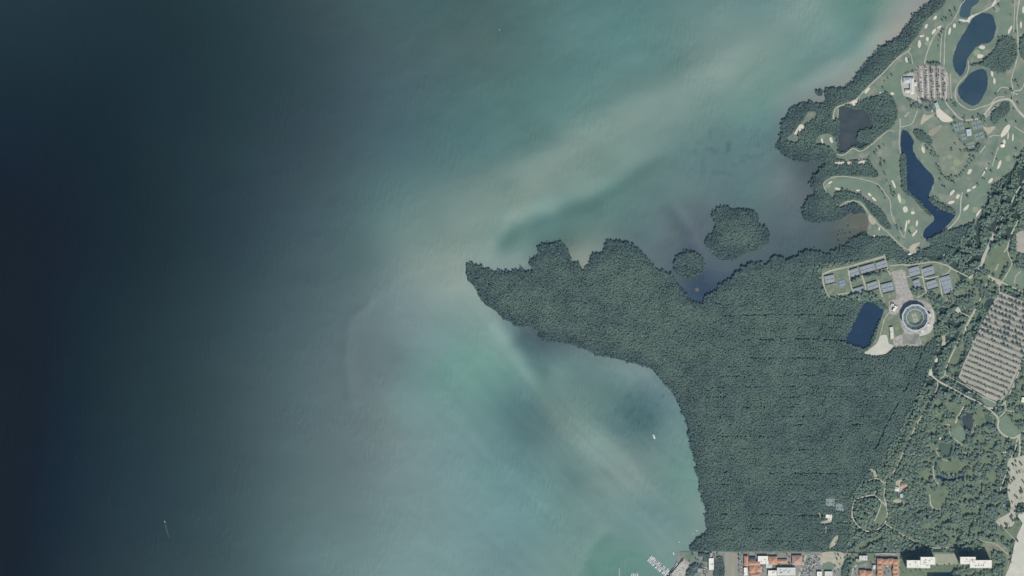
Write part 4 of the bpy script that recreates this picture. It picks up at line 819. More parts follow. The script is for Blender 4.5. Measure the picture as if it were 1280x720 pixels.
VT = [(866, 693.5), (870, 699), (862, 702), (853, 701), (893, 694), (897, 693), (900, 696), (923.6, 694), (923.8, 700), (923.5, 707), (924, 714), (928, 692), (936, 693.6), (945, 693), (971, 694.5), (984, 694), (987, 705), (987, 697), (1004, 697), (1005, 703), (1003, 709), (1001, 715), (954, 709), (954, 714), (975, 706), (1044, 692.6), (1048, 694), (1051, 698), (1046, 699), (1050, 706), (1048, 712), (1044, 716), (1044, 708), (1056, 698), (1060, 696), (1066, 694), (1086, 699), (1089, 704), (1069, 712), (1070, 718), (1094, 697), (1094.6, 703), (1095, 712), (1108, 711), (1111, 715), (1106, 717), (1112, 709), (1126, 698), (1128, 704), (1125, 711), (1129, 716), (1134, 713), (1139, 715), (1145, 713), (1151, 714), (1158, 712), (1164, 709), (1169, 711), (1172, 707.5), (1181, 707), (1187, 706.5), (1193, 707), (1197, 709), (1242, 700), (1245, 707), (1247, 714), (1243, 718), (1250, 699), (1253, 707), (881, 698), (884, 702), (873, 701), (894, 712), (898, 716), (1030, 706), (1018, 704)]
VL = [(865, 697, 'marina lawn'), (882, 698, 'dark roofed marina house'), (897, 705, 'bare field and long white building'), (924, 704, 'lane between bare field and orange villa'), (940, 694, 'north wall of the orange villa'), (956, 711, 'white roofed villa'), (978, 697, 'orange house with a low wing'), (988, 700, 'square pinkish courtyard house'), (1003, 706, 'kerb of the slanting car lot'), (1046, 694, 'tan sand lot'), (1045, 712, 'village playing field'), (1060, 697, 'village lane end'), (1082, 702, 'pale angular block'), (1071, 715, 'orange row house'), (1095, 704, 'west side of the orange complex'), (1109, 712, 'planted court of the orange complex'), (1127, 704, 'gap between orange complex and white tower'), (1145, 714, 'foot of the white tower beside the orange houses'), (1182, 707, 'deck between the white towers'), (1246, 706, 'foot of the white tower next to the beach')]
for (x, y) in VT:
    r = R.uniform(2.0, 3.8)
    make_tree('broadleaf_tree', x, y, r, r * 1.2 + 1.5, CROWN_L[R.randrange(4)], ('round' if r > 2.9 else 'small') + ' garden tree by the ' + min(VL, key=lambda l: (l[0] - x) ** 2 + (l[1] - y) ** 2)[2], 'tree', 'garden trees of the village')
MB_ = pts_of(960, 250, '800,260 715,318 705,355 770,335 820,330 790,385 705,408 745,302 870,395 735,340 840,385')
for (x, y) in MB_:
    r = R.uniform(1.8, 3.4)
    make_tree('mangrove_bush', x, y, r, r * .6 + .6, CROWN_M[R.randrange(4)], 'small mangrove bush standing in the shallow creek beside the brown marsh', 'bush', 'mangrove bushes in the creek', z=-.1)

# ------------------------------------------------------------------ tennis
M_CT = mat('blue grey court paint', T(138, 151, 162), T(148, 159, 168), .05)
M_CTG = mat('grey green court paint', T(116, 135, 135), T(126, 144, 142), .05)
M_CTB = mat('blue court paint', T(118, 140, 172), T(126, 148, 178), .05)
M_APR = mat('court surround paint', T(136, 149, 158), T(146, 157, 164), .05)
M_APRG = mat('green court surround', T(108, 127, 127), T(118, 136, 134), .05)
M_LINE = mat('white line paint', T(200, 205, 205), T(212, 216, 214), 1.0)
M_SCREEN = mat('dark windscreen mesh', (0.03, 0.045, 0.04, 1), (0.04, 0.055, 0.05, 1), .5)
M_NET = mat('net', (0.06, 0.07, 0.07, 1), (0.08, 0.09, 0.09, 1), 1.)
def local_quad(o_, a, b, c, d, z, name, material, parent):
    return mesh_obj(name, [(a[0], a[1], z), (b[0], b[1], z), (c[0], c[1], z), (d[0], d[1], z)], [(0, 1, 2, 3)], material, parent)
def box_geo(x0, x1, y0, y1, z0, z1):
    v = [(x0, y0, z0), (x1, y0, z0), (x1, y1, z0), (x0, y1, z0), (x0, y0, z1), (x1, y0, z1), (x1, y1, z1), (x0, y1, z1)]
    f = [(0, 3, 2, 1), (4, 5, 6, 7), (0, 1, 5, 4), (1, 2, 6, 5), (2, 3, 7, 6), (3, 0, 4, 7)]
    return v, f
def boxes(name, lst, material, parent=None):
    vs = []; fs = []
    for b in lst:
        v, f = box_geo(*b); l = len(vs); vs += v; fs += [tuple(i + l for i in q_) for q_ in f]
    return mesh_obj(name, vs, fs, material, parent)
def tennis_block(corners, n, label, group, mc, ma, screen=True, rows=1):
    C = np.array([W(x, y)[:2] for x, y in corners])
    cen = C.mean(0)
    ex = (C[1] - C[0] + C[2] - C[3]) / 2; ey = (C[0] - C[3] + C[1] - C[2]) / 2
    w, h = np.linalg.norm(ex), np.linalg.norm(ey)
    rz = math.atan2(ex[1], ex[0])
    raster(OPEN, corners)
    rt = empty('tennis_court', (cen[0], cen[1], ZL['path'] + .3), rz); tag(rt, label, 'tennis court', group)
    v, f = box_geo(-w / 2, w / 2, -h / 2, h / 2, -.5, 0); mesh_obj('surround', v, f, ma, rt)
    cw, ch = w / n, h / rows
    for r_ in range(rows):
        for i in range(n):
            cx = -w / 2 + cw * (i + .5); cy = -h / 2 + ch * (r_ + .5)
            pw, ph = min(11.0, cw * .66), min(23.8, ch * .72)
            ps = boxes('playing_surface', [(cx - pw / 2, cx + pw / 2, cy - ph / 2, cy + ph / 2, 0.0, .15)], mc, rt)
            lw = .3; z0, z1 = .15, .3; sx = pw * .375
            boxes('line_marking', [(cx - pw / 2, cx - pw / 2 + lw, cy - ph / 2, cy + ph / 2, z0, z1), (cx + pw / 2 - lw, cx + pw / 2, cy - ph / 2, cy + ph / 2, z0, z1),
                                   (cx - pw / 2 + lw, cx + pw / 2 - lw, cy - ph / 2, cy - ph / 2 + lw, z0, z1), (cx - pw / 2 + lw, cx + pw / 2 - lw, cy + ph / 2 - lw, cy + ph / 2, z0, z1),
                                   (cx - sx, cx - sx + lw, cy - ph / 2 + lw, cy + ph / 2 - lw, z0, z1), (cx + sx - lw, cx + sx, cy - ph / 2 + lw, cy + ph / 2 - lw, z0, z1),
                                   (cx - sx + lw, cx + sx - lw, cy - ph * .27, cy - ph * .27 + lw, z0, z1), (cx - sx + lw, cx + sx - lw, cy + ph * .27 - lw, cy + ph * .27, z0, z1)], M_LINE, ps)
            boxes('net', [(cx - pw * .58, cx + pw * .58, cy - .06, cy + .06, .31, 1.3)], M_NET, rt)
    if screen:
        for sy in (-1, 1):
            boxes('windscreen', [(-w / 2 - .6, w / 2 + .6, sy * (h / 2 + 1.2) - .5, sy * (h / 2 + 1.2) + .5, -.6, 2.6)], M_SCREEN, rt)
    return rt
GA = 'courts around the tennis stadium'
LA = 'blue grey hard tennis court with dark windscreens, on the lawns beside the round stadium'
TC = [([(1030, 345.6), (1042, 343), (1044, 353), (1032.5, 355.6)], 2), ([(1061, 338), (1072, 334.5), (1074.5, 344), (1064, 347.5)], 2), ([(1074, 334), (1092, 329), (1094.5, 338), (1077, 343)], 3), ([(1094, 329), (1106, 325), (1109, 334), (1097, 337.5)], 2),
      ([(1066, 361), (1079, 357.5), (1081, 365), (1069, 369)], 2), ([(1083, 355), (1096, 351), (1098, 360), (1086, 364)], 2), ([(1100.6, 355.6), (1115, 352.5), (1117.5, 363), (1104, 367)], 2), ([(1135, 335.6), (1148, 332.5), (1150.6, 343), (1138, 347)], 2),
      ([(1152.5, 336), (1166, 332.5), (1168.5, 342.5), (1155.5, 347)], 2), ([(1141, 351), (1149, 348.5), (1151, 358), (1144, 361)], 1), ([(1157, 353), (1170, 349), (1172, 359), (1160, 362.5)], 2)]
TL = ['pair of tennis courts at the far western end by the curved path', 'pair of tennis courts at the west end of the long northern row', 'triple tennis courts in the middle of the long northern row', 'pair of tennis courts at the plaza end of the long northern row', 'pair of tennis courts south of the tree clump, farthest from the plaza', 'middle pair of tennis courts in the row above the dark lake', 'pair of tennis courts directly west of the pinkish plaza, above the white hall', 'pair of tennis courts just east of the plaza, northern one', 'pair of tennis courts between the plaza pair and the curved path', 'single tennis court east of the plaza beside a tree clump', 'pair of tennis courts next to the large four court block']
for (c, n), lb in zip(TC, TL):
    tennis_block(c, n, 'blue grey ' + lb, GA, M_CT, M_APR)
tennis_block([(1048.5, 351), (1055, 349.5), (1057, 357), (1050, 358.5)], 1, 'single bright blue tennis court on the lawn west of the other courts', None, M_CTB, M_CTB, screen=False)
tennis_block([(1175, 347), (1186, 344), (1192.5, 365), (1180.5, 368.5)], 2, 'large tennis block of four courts in two rows at the edge of the woods', None, M_CT, M_APR, rows=2)
for c, n in [([(1190.5, 154.5), (1203, 151), (1206.5, 162.5), (1194, 166.5)], 2), ([(1213, 152), (1226, 148.5), (1229.5, 160.5), (1216, 164.5)], 2), ([(1198.5, 168), (1206.5, 165.5), (1210, 174.5), (1202, 177)], 1), ([(1216, 168), (1228, 163.8), (1232, 172), (1219.5, 177.5)], 2), ([(1208, 178.5), (1217, 176), (1219, 184.5), (1210.5, 187)], 2)]:
    tennis_block(c, n, 'grey green tennis court in the cluster by the golf driving range', 'club tennis courts by the driving range', M_CTG, M_APRG, screen=False)
for c, lb in [([(1032, 623), (1044, 623), (1044, 634), (1032, 634)], 'pale blue double tennis court cut into the mangrove, beside the white hut'), ([(1044.6, 629.5), (1055, 629.5), (1055, 640), (1044.6, 640)], 'pale blue double tennis court stepped against its twin, toward the loop path')]:
    raster(OPEN, c)
    tennis_block(c, 2, lb, None, M_CTG, M_APR, screen=False)

# ------------------------------------------------------------------ buildings
M_WALL = mat('pale stucco wall', (.62, .6, .55, 1), (.7, .68, .62, 1), .3)
M_WHITE = mat('white roof membrane', T(226, 226, 216), T(240, 240, 232), .12)
M_WHITE2 = mat('greyed white roof', T(198, 202, 198), T(216, 218, 212), .1)
M_GREYROOF = mat('grey gravel roof', T(150, 158, 160), T(168, 174, 172), .1)
M_BLUEROOF = mat('pale blue metal roof', T(172, 190, 196), T(186, 202, 206), .1)
M_ORANGE = mat('orange clay tiles', T(180, 141, 119), T(198, 160, 138), .25, c=T(160, 126, 110), scale2=.4)
M_PINK = mat('pinkish clay tiles', T(172, 144, 132), T(188, 160, 148), .25)
M_PLANT = mat('roof plant steel', T(140, 146, 150), T(160, 166, 168), .5)
M_DKGREY = mat('dark shingle roof', T(84, 96, 108), T(98, 108, 116), .2)
M_GLASS = mat('dark window glass', (.03, .045, .06, 1), (.05, .065, .08, 1), .5, rough=.12, spec=.5)
def hip_roof(w, d, z, rise, over=.6):
    x, y = w / 2 + over, d / 2 + over
    if w >= d: a, b = (-(x - y), 0), (x - y, 0)
    else: a, b = (0, -(y - x)), (0, y - x)
    v = [(-x, -y, z), (x, -y, z), (x, y, z), (-x, y, z), (a[0], a[1], z + rise), (b[0], b[1], z + rise)]
    f = [(0, 1, 5, 4), (2, 3, 4, 5), (1, 2, 5), (3, 0, 4)] if w >= d else [(0, 1, 4), (1, 2, 5, 4), (2, 3, 5), (3, 0, 4, 5)]
    return v, f + [(0, 3, 2, 1)]
def building(name, label, cat, blocks, group=None, z=None):
    """blocks: (cx, cy, w, d, height, angle, roof, material) in map units, metres, degrees"""
    cx0 = sum(b[0] for b in blocks) / len(blocks); cy0 = sum(b[1] for b in blocks) / len(blocks)
    zb = ZL['lot'] if z is None else z
    o0 = W(cx0, cy0, zb)
    rt = empty(name, o0); tag(rt, label, cat, group)
    for i, (cx, cy, w, d, h, ang, rf, rm) in enumerate(blocks):
        h = h + i * .06
        x, y, _ = W(cx, cy)
        raster(OPEN, rect_pts(cx, cy, w + .6, d + .6, ang))
        w_, d_ = w * S, d * S
        M = Matrix.Translation((x - o0[0], y - o0[1], 0)) @ Matrix.Rotation(-math.radians(ang), 4, 'Z')
        def put(nm, vf, mt, par=rt):
            v, f = vf
            if par is rt:
                v = [tuple(M @ Vector(p_)) for p_ in v]
            else:
                v = [tuple(M @ Vector(p_)) for p_ in v]
            return mesh_obj(nm, v, f, mt, par)
        wl = put('wall', box_geo(-w_ / 2, w_ / 2, -d_ / 2, d_ / 2, -.4, h), M_WALL)
        nfl = max(1, int(h / 3.4)); vs = []; fs = []
        for fl in range(nfl):                     # window bands on each storey
            z0 = h * (fl + .38) / nfl; z1 = h * (fl + .78) / nfl
            for bx in ((-w_ * .46, w_ * .46, -d_ / 2 - .06, -d_ / 2 + .1, z0, z1), (-w_ * .46, w_ * .46, d_ / 2 - .1, d_ / 2 + .06, z0, z1), (-w_ / 2 - .06, -w_ / 2 + .1, -d_ * .4, d_ * .4, z0, z1), (w_ / 2 - .1, w_ / 2 + .06, -d_ * .4, d_ * .4, z0, z1)):
                v, f = box_geo(*bx); l = len(vs); vs += v; fs += [tuple(q_ + l for q_ in k_) for k_ in f]
        put('window_band', (vs, fs), M_GLASS, wl)
        if rf == 'hip':
            put('roof', hip_roof(w_, d_, h, min(w_, d_) * .24), rm)
        else:
            ro = put('roof', box_geo(-w_ / 2 - .25, w_ / 2 + .25, -d_ / 2 - .25, d_ / 2 + .25, h, h + .35), rm)
            t_ = .5
            vs = []; fs = []
            for bx in ((-w_ / 2 - .3, w_ / 2 + .3, -d_ / 2 - .3, -d_ / 2 + t_ - .3, h + .35, h + 1.15), (-w_ / 2 - .3, w_ / 2 + .3, d_ / 2 - t_ + .3, d_ / 2 + .3, h + .35, h + 1.15), (-w_ / 2 - .3, -w_ / 2 + t_ - .3, -d_ / 2 + t_ - .3, d_ / 2 - t_ + .3, h + .35, h + 1.15), (w_ / 2 - t_ + .3, w_ / 2 + .3, -d_ / 2 + t_ - .3, d_ / 2 - t_ + .3, h + .35, h + 1.15)):
                v, f = box_geo(*bx); l = len(vs); vs += v; fs += [tuple(q_ + l for q_ in k_) for k_ in f]
            put('parapet', (vs, fs), rm, ro)
            rr = random.Random(int(cx * 7 + cy * 3))
            for j in range(max(1, int(w_ * d_ / 160))):
                bx_, by_ = rr.uniform(-.34, .34) * w_, rr.uniform(-.3, .3) * d_; s_ = rr.uniform(.8, 1.8)
                put('rooftop_unit', box_geo(bx_ - s_, bx_ + s_, by_ - s_ * .7, by_ + s_ * .7, h + .36, h + 1.5 + rr.random()), M_PLANT, ro)
    return rt
F = 'flat'; H = 'hip'
building('apartment_tower', 'tall white stepped apartment slab beside the orange tiled houses', 'building', [(1140.5, 704, 17, 9.4, 42, 0, F, M_WHITE), (1158, 700, 18, 9.6, 43, 0, F, M_WHITE), (1155, 706.8, 12, 4.6, 40, 0, F, M_WHITE)])
building('apartment_tower', 'tall white stepped apartment slab standing next to the open beach', 'building', [(1208, 699.6, 19, 9, 42, 0, F, M_WHITE), (1224, 704, 27, 9.6, 43, 0, F, M_WHITE)])
building('apartment_tower', 'white apartment slab just beyond the pool, known by its dark shadow', 'building', [(1186, 737, 40, 10, 46, 0, F, M_WHITE)])
building('golf_clubhouse', 'pale clubhouse with a forked roof at the end of the golf car park', 'building', [(1133.6, 100.5, 9, 6.5, 6, 0, H, M_BLUEROOF), (1139.6, 107.5, 4.4, 20, 6.5, 0, H, M_WHITE2), (1135, 114, 8, 3.6, 5, 0, H, M_WHITE2), (1143.5, 105, 4, 5, 4.5, 0, H, M_WHITE2)])
building('cart_barn', 'pale blue roofed cart barn at the tip of the bright sand patch', 'building', [(1171, 132.5, 4, 8, 4.5, -25, F, M_BLUEROOF), (1165, 137.5, 2.4, 5, 3.5, -10, F, M_BLUEROOF)])
building('tennis_clubhouse', 'pale blue roofed clubhouse between the grey green club courts', 'building', [(1211, 166, 6, 8.5, 5, -8, F, M_BLUEROOF)])
building('round_rotunda_hall', 'small white hall with angled wings beside the stadium plaza', 'building', [(1118.5, 386, 3.4, 7, 6, 30, F, M_WHITE), (1115.5, 381.5, 4, 3, 5, 10, F, M_WHITE2)])
building('service_building', 'long narrow white building between the sand patch and the stadium', 'building', [(1114.6, 416.5, 4.2, 15, 5, -5, F, M_WHITE2)])
building('white_hut', 'white flat roofed hut below the two pale blue tennis courts', 'building', [(1036, 645.5, 7.8, 4.4, 5, 0, F, M_WHITE), (1037, 649.5, 5, 3, 4, 0, F, M_WHITE2)])
building('park_house', 'pale hipped roof house on tan ground by the broken sandy road', 'building', [(1121, 611, 5, 4.6, 5, 15, H, M_WHITE2), (1127.4, 620, 5, 5, 5, 8, F, M_BLUEROOF), (1129, 606.5, 5.4, 4.4, 5, 15, H, M_PINK)])
building('ticket_booth', 'small white booth on the road verge below the big car park', 'building', [(1211.5, 491.6, 4, 3, 4, 30, F, M_WHITE)])
building('restroom_block', 'small white building in the trees east of the car park', 'building', [(1279, 500, 4.6, 6, 5, 10, F, M_WHITE)])
building('pond_kiosk', 'tiny white kiosk on the bank above the green pond', 'building', [(1175, 548, 2, 3, 3.5, 20, F, M_WHITE)])
building('pavilion', 'small pale pavilion in the woods near the beach road', 'building', [(1255.4, 565.5, 4, 2.4, 4, -25, H, M_WHITE)])
building('beach_kiosk', 'small pale kiosk at the woodland edge beside the beach', 'building', [(1255, 632, 2.4, 3, 3.5, 10, H, M_BLUEROOF)])
building('starter_hut', 'small white starter hut on the fairway among bunkers', 'building', [(1136.8, 317.5, 3.4, 2.4, 3.5, -35, H, M_WHITE2)])
building('range_shelter', 'small pale shelter by the cart path at the bunker cluster', 'building', [(1253.4, 181.5, 4, 3, 3.5, -20, H, M_WHITE)])
# the village
building('marina_building', 'long white flat roofed building beside the bare field', 'building', [(889, 705, 6, 14.6, 7, 0, F, M_WHITE)])
building('round_end_house', 'small grey domed house north of the long white building', 'building', [(888.4, 693.4, 3.2, 5, 5, 0, H, M_GREYROOF)])
building('dark_roof_house', 'dark shingle roofed house at the edge of the marina lawn', 'building', [(877, 693.6, 7.6, 4.6, 5, 0, H, M_DKGREY)])
building('yacht_club', 'dark roofed club building beside the boat yard', 'building', [(868, 709, 9, 6, 6, -40, H, M_DKGREY), (875, 713, 6, 5, 6, 0, F, M_GREYROOF)])
building('orange_roof_villa', 'large villa with orange tile wings around a court, next to the bare field', 'building', [(932.6, 701, 4.8, 12, 7, 0, H, M_ORANGE), (942.5, 704, 15, 5, 7, 0, H, M_ORANGE), (940.4, 711.4, 7.4, 9, 7.5, 0, H, M_ORANGE), (948.6, 711, 7.6, 8, 7, 0, H, M_PINK), (944, 718.6, 12, 5, 6.5, 0, H, M_ORANGE), (940.5, 699, 8, 4.4, 6, 0, H, M_DKGREY)])
building('white_roof_villa', 'white flat roofed villa wedged between two orange roofs', 'building', [(953.6, 700, 12.6, 10, 7, 0, F, M_WHITE), (961, 705.4, 7.6, 9, 6.5, 0, F, M_WHITE2)])
building('orange_roof_house', 'orange tiled house with a long low wing behind the big white hall', 'building', [(966, 700.6, 10, 10, 7, 0, H, M_ORANGE), (977.5, 701.5, 13, 4.4, 5, 0, H, M_ORANGE)])
building('courtyard_house', 'square pinkish tiled house with a dark central skylight', 'building', [(996.2, 700, 12, 11.4, 7, 0, H, M_PINK)])
building('white_hall', 'big white flat roofed hall below the courtyard house', 'building', [(982.6, 714.4, 23, 10, 9, 0, F, M_WHITE2), (965.5, 716.5, 11, 7, 7, 0, F, M_WHITE)])
building('white_annex', 'narrow white annex beside the orange villa', 'building', [(932, 714.5, 4.4, 10, 6, 0, F, M_WHITE)])
building('white_shop', 'small white building below the playing field, narrower one', 'building', [(1024, 718.5, 6, 8, 6, 0, F, M_WHITE)])
building('white_shop', 'wider white building below the playing field', 'building', [(1035.5, 719, 9.6, 9.6, 6, 0, F, M_WHITE2)])
building('grey_roof_block', 'pale angular roofed block among trees west of the orange complex', 'building', [(1079, 697.6, 10, 6, 6, 0, F, M_WHITE2), (1073, 700.4, 7, 4, 5.5, 0, F, M_GREYROOF)])
_oc = [(1099.5 + i * 6.7, 701.2 + (i % 2) * .8, 6.4, 6.2, 8 + (i % 2), 0, H, M_ORANGE) for i in range(4)] + [(1099.2 + (i % 2) * .8, 708 + i * 5.4, 6.6, 5, 8 - i * .5, 0, H, M_ORANGE) for i in range(3)] + [(1119.6 - (i % 2) * .8, 708 + i * 5.4, 6.8, 5, 8 - i * .4, 0, H, M_ORANGE) for i in range(3)] + [(1108.6, 706.5, 4.4, 3.6, 5, 0, H, M_PINK)]
building('orange_complex', 'large orange tiled complex around a planted courtyard beside the white tower', 'building', _oc)
building('orange_row_house', 'orange tiled row house left of the courtyard complex', 'building', [(1078, 716.4, 7.4, 8, 7, 0, H, M_ORANGE), (1086.4, 717, 8, 7, 7.5, 0, H, M_ORANGE), (1092.5, 709, 3.6, 5, 5, 0, F, M_WHITE2)])

# ------------------------------------------------------------------ the stadium
M_RIM = mat('pale concrete', T(176, 186, 192), T(192, 200, 204), .1)
M_SEAT = mat('grey blue seating', T(112, 128, 134), T(130, 144, 148), .3, c=T(98, 116, 114), scale2=.5)
M_SEAT2 = mat('green grey seating', T(108, 126, 118), T(126, 142, 132), .4, c=T(92, 112, 106), scale2=.6)
M_STC = mat('stadium court green', T(118, 138, 124), T(128, 146, 130), .08)
M_STP = mat('stadium court worn', T(150, 158, 146), T(160, 166, 152), .08)
sx_, sy_ = 1143.6, 397.2
raster(OPEN, blob(sx_, sy_, 42, 42, 0, 20, amp=0))
st = empty('tennis_stadium', W(sx_, sy_, ZL['lot'] + .15)); tag(st, 'round twelve sided open tennis stadium with pale rim and green court', 'stadium')
NS = 12
def ring_pt(r, k, z):
    a = 2 * math.pi * (k + .5) / NS
    return (r * math.cos(a), r * math.sin(a), z)
for k in range(NS):
    def seg(prof, nm, mt, par=st, g=0.0):
        vs = []; fs = []
        for (r, z) in prof:
            vs += [ring_pt(r, k + g, z), ring_pt(r, k + 1 - g, z)]
        n_ = len(prof)
        for i in range(n_ - 1):
            fs.append((2 * i, 2 * i + 1, 2 * i + 3, 2 * i + 2))
        return mesh_obj(nm, vs, fs, mt, par)
    seg([(43.0, -.2), (43.0, 13.5)], 'outer_wall', M_RIM)
    seg([(43.2, 13.2), (43.2, 15), (38.4, 15), (38.4, 13.4)], 'rim', M_RIM)
    rows = [(38.2, 13.0)]
    r_, z_ = 38.2, 13.0
    for i in range(8):
        rows.append((r_ - 1.25, z_)); r_ -= 1.25; z_ -= .85; rows.append((r_, z_))
    seg(rows, 'upper_seating_block', M_SEAT, g=.03)
    seg([(r_ - .02, z_ - .3), (r_ - 2.0, z_ - .3)], 'walkway', M_RIM)
    r_ -= 2.0; z_ -= .9
    rows = [(r_, z_)]
    for i in range(5):
        rows.append((r_ - 1.2, z_)); r_ -= 1.2; z_ -= .6; rows.append((r_, z_))
    seg(rows, 'lower_seating_block', M_SEAT2, g=.03)
vs = [(0, 0, .35)] + [ring_pt(38.0, k, .3) for k in range(NS)]
mesh_obj('arena_floor', vs, [(0, 1 + k, 1 + (k + 1) % NS) for k in range(NS)], M_STC, st)
ang = math.radians(-72)
def rotbox(b):
    v, f = box_geo(*b); Mx = Matrix.Rotation(ang, 4, 'Z')
    return [tuple(Mx @ Vector(p_)) for p_ in v], f
v, f = rotbox((-14, 14, -7.5, 7.5, .3, .55)); pc = mesh_obj('playing_surface', v, f, M_STP, st)
for b in ((-12, 12, -5.6, -5.2, .55, .7), (-12, 12, 5.2, 5.6, .55, .7), (-12, -11.6, -5.2, 5.2, .55, .7), (11.6, 12, -5.2, 5.2, .55, .7)):
    v, f = rotbox(b); mesh_obj('line_marking', v, f, M_LINE, pc)
v, f = rotbox((-.08, .08, -6.5, 6.5, .55, 1.6)); mesh_obj('net', v, f, M_NET, st)
for a in (-62, -30, 10):      # stair towers against the outer wall
    c_, s_ = math.cos(math.radians(a)), math.sin(math.radians(a))
    v, f = box_geo(-3.5, 3.5, -4.5, 4.5, -.2, 10); Mx = Matrix.Translation((46.8 * c_, 46.8 * s_, 0)) @ Matrix.Rotation(math.radians(a), 4, 'Z')
    mesh_obj('stair_tower', [tuple(Mx @ Vector(p_)) for p_ in v], f, M_WHITE2, st)

# woodland that reads as one mass: points with crowns on them
FOREST_ADD = [[(1254, 46), (1266, 48), (1271, 56), (1271, 72), (1264, 84), (1256, 91), (1245, 91), (1236, 86), (1224, 82), (1214, 83.5), (1214, 81), (1226, 79), (1234, 72), (1242, 64), (1248, 54)],
              [(1239, 150), (1242, 138), (1250, 132), (1258, 128), (1262, 132), (1260, 142), (1250, 150), (1243, 156)], [(1126, 194), (1132, 195), (1133, 230), (1136, 240), (1146, 248), (1156, 259), (1166, 270), (1160, 268), (1150, 258), (1140, 247), (1130, 240), (1127, 228), (1125.5, 210)],
              [(1276, 50), (1286, 46), (1290, 74), (1280, 76), (1275, 66)], [(1161, 247), (1170, 252), (1180, 256), (1192, 262), (1194, 268), (1186, 265), (1175, 260), (1164, 254)], [(1158, 300), (1166, 296), (1180, 290), (1186, 288), (1180, 300), (1166, 306)],
              [(1143, 163), (1152, 164), (1160, 170), (1166, 178), (1160, 180), (1150, 176), (1144, 170)],
              [(1160, 78), (1174, 79), (1174, 81.5), (1160, 81)], [(1204, 188), (1211, 189), (1222, 187), (1226, 182), (1221, 181), (1218, 190), (1208, 190)],
              [(893, 700), (904, 697), (904.5, 722), (893, 722)], [(1055, 704), (1064, 698), (1068, 704), (1062, 722), (1053, 722)], [(1195, 712), (1236, 711), (1242, 724), (1191, 724)], [(1240, 692), (1250, 690), (1256, 700), (1252, 724), (1242, 720)],
              [(1064, 350), (1069, 347.5), (1075, 347), (1072, 351), (1066, 353)], [(1081, 346), (1096, 342), (1110, 338), (1110, 341), (1096, 346), (1083, 349)], [(1140, 362), (1150, 360), (1156, 366), (1146, 370), (1141, 369)],
              [(1154, 372), (1166, 366), (1180, 374), (1192, 378), (1190, 400), (1180, 416), (1168, 418), (1170, 396), (1164, 380)], [(1184, 372), (1196, 358), (1206, 346), (1210, 356), (1200, 380), (1190, 384)], [(1060, 369), (1090, 366), (1098, 374), (1110, 386), (1100, 384), (1090, 374), (1078, 374)],
              [(1069, 650), (1070, 632), (1078, 624), (1090, 622), (1098, 630), (1092, 646), (1084, 658), (1074, 656)], [(880, 694), (886, 692), (886, 700), (880, 702)], [(862, 708), (872, 704), (878, 708), (866, 720), (858, 720)],
              [(1220, 362), (1230, 348), (1234, 352), (1224, 378), (1214, 392), (1206, 388), (1208, 374)], [(1238, 372), (1228, 396), (1214, 428), (1206, 420), (1216, 398), (1228, 374)], [(1208, 432), (1212, 434), (1196, 468), (1190, 466), (1198, 448)],
              [(1203, 562), (1212, 545), (1216, 550), (1212, 562), (1207, 566)]]
WOOD = LAND & ~OPEN
ADDM = np.zeros((GH, GW), bool)
for f in FOREST_ADD:
    raster(ADDM, spline(f, True, 4))
WOOD |= ADDM & LAND
yy_, xx_ = np.mgrid[0:GH, 0:GW]
PXm = GX0 + (xx_ + .5) * GS; PYm = GY0 + (yy_ + .5) * GS
VILL = (PYm > 689) & ~ADDM & (PXm < 1262)
WOOD &= ~VILL
del yy_, xx_
PARKM = np.zeros((GH, GW), bool)
raster(PARKM, [(1160, 380), (1200, 300), (1240, 240), (1280, 180), (1400, 150), (1400, 770), (1060, 770), (1060, 668), (1064, 622), (1080, 596), (1100, 580), (1120, 545), (1146, 495), (1160, 460), (1172, 430)])
raster(PARKM, [(1020, 330), (1190, 318), (1170, 380), (1100, 375), (1030, 374)])
def plant(mask, step, seed, dens=None):
    rs = np.random.RandomState(seed)
    gx_, gy_ = np.meshgrid(np.arange(560, 1300, step), np.arange(-20, 735, step))
    x = gx_.ravel() + rs.uniform(-.5, .5, gx_.size) * step; y = gy_.ravel() + rs.uniform(-.5, .5, gx_.size) * step
    jx = np.array([mnoise.noise_vector(Vector((a * .33, b * .33, 8.8)))[:2] for a, b in zip(x, y)])
    ix = ((x + jx[:, 0] * 3.3 - GX0) / GS).astype(int); iy = ((y + jx[:, 1] * 3.3 - GY0) / GS).astype(int)
    ix0 = ((x - GX0) / GS).astype(int); iy0 = ((y - GY0) / GS).astype(int)
    k = mask[iy0, ix0] & (mask[iy, ix] | LAND[iy, ix]) | (mask[iy, ix] & ~LAND[iy0, ix0])
    x, y = x[k], y[k]
    if dens is not None:
        d = np.array([mnoise.noise(Vector((a * .11, b * .11, 6.1))) + .5 * mnoise.noise(Vector((a * .3, b * .3, 2.1))) for a, b in zip(x, y)])
        k = d > dens + .04 * np.clip((600 - y) / 60, 0, 1) - .4 * np.clip((1165 - x) / 10, 0, 1)
        x, y = x[k], y[k]
    return x, y, rs
def box_blur(a, r):
    for ax in (0, 1):
        c = np.cumsum(np.insert(a, 0, 0, axis=ax), axis=ax)
        n_ = a.shape[ax]; i0 = np.clip(np.arange(n_) - r, 0, n_); i1 = np.clip(np.arange(n_) + r + 1, 0, n_)
        a = (np.take(c, i1, ax) - np.take(c, i0, ax)) / (2 * r + 1)
    return a
INLAND = box_blur(box_blur(LAND.astype(np.float32), 26), 26)      # red mangrove at the shore, paler stands inland
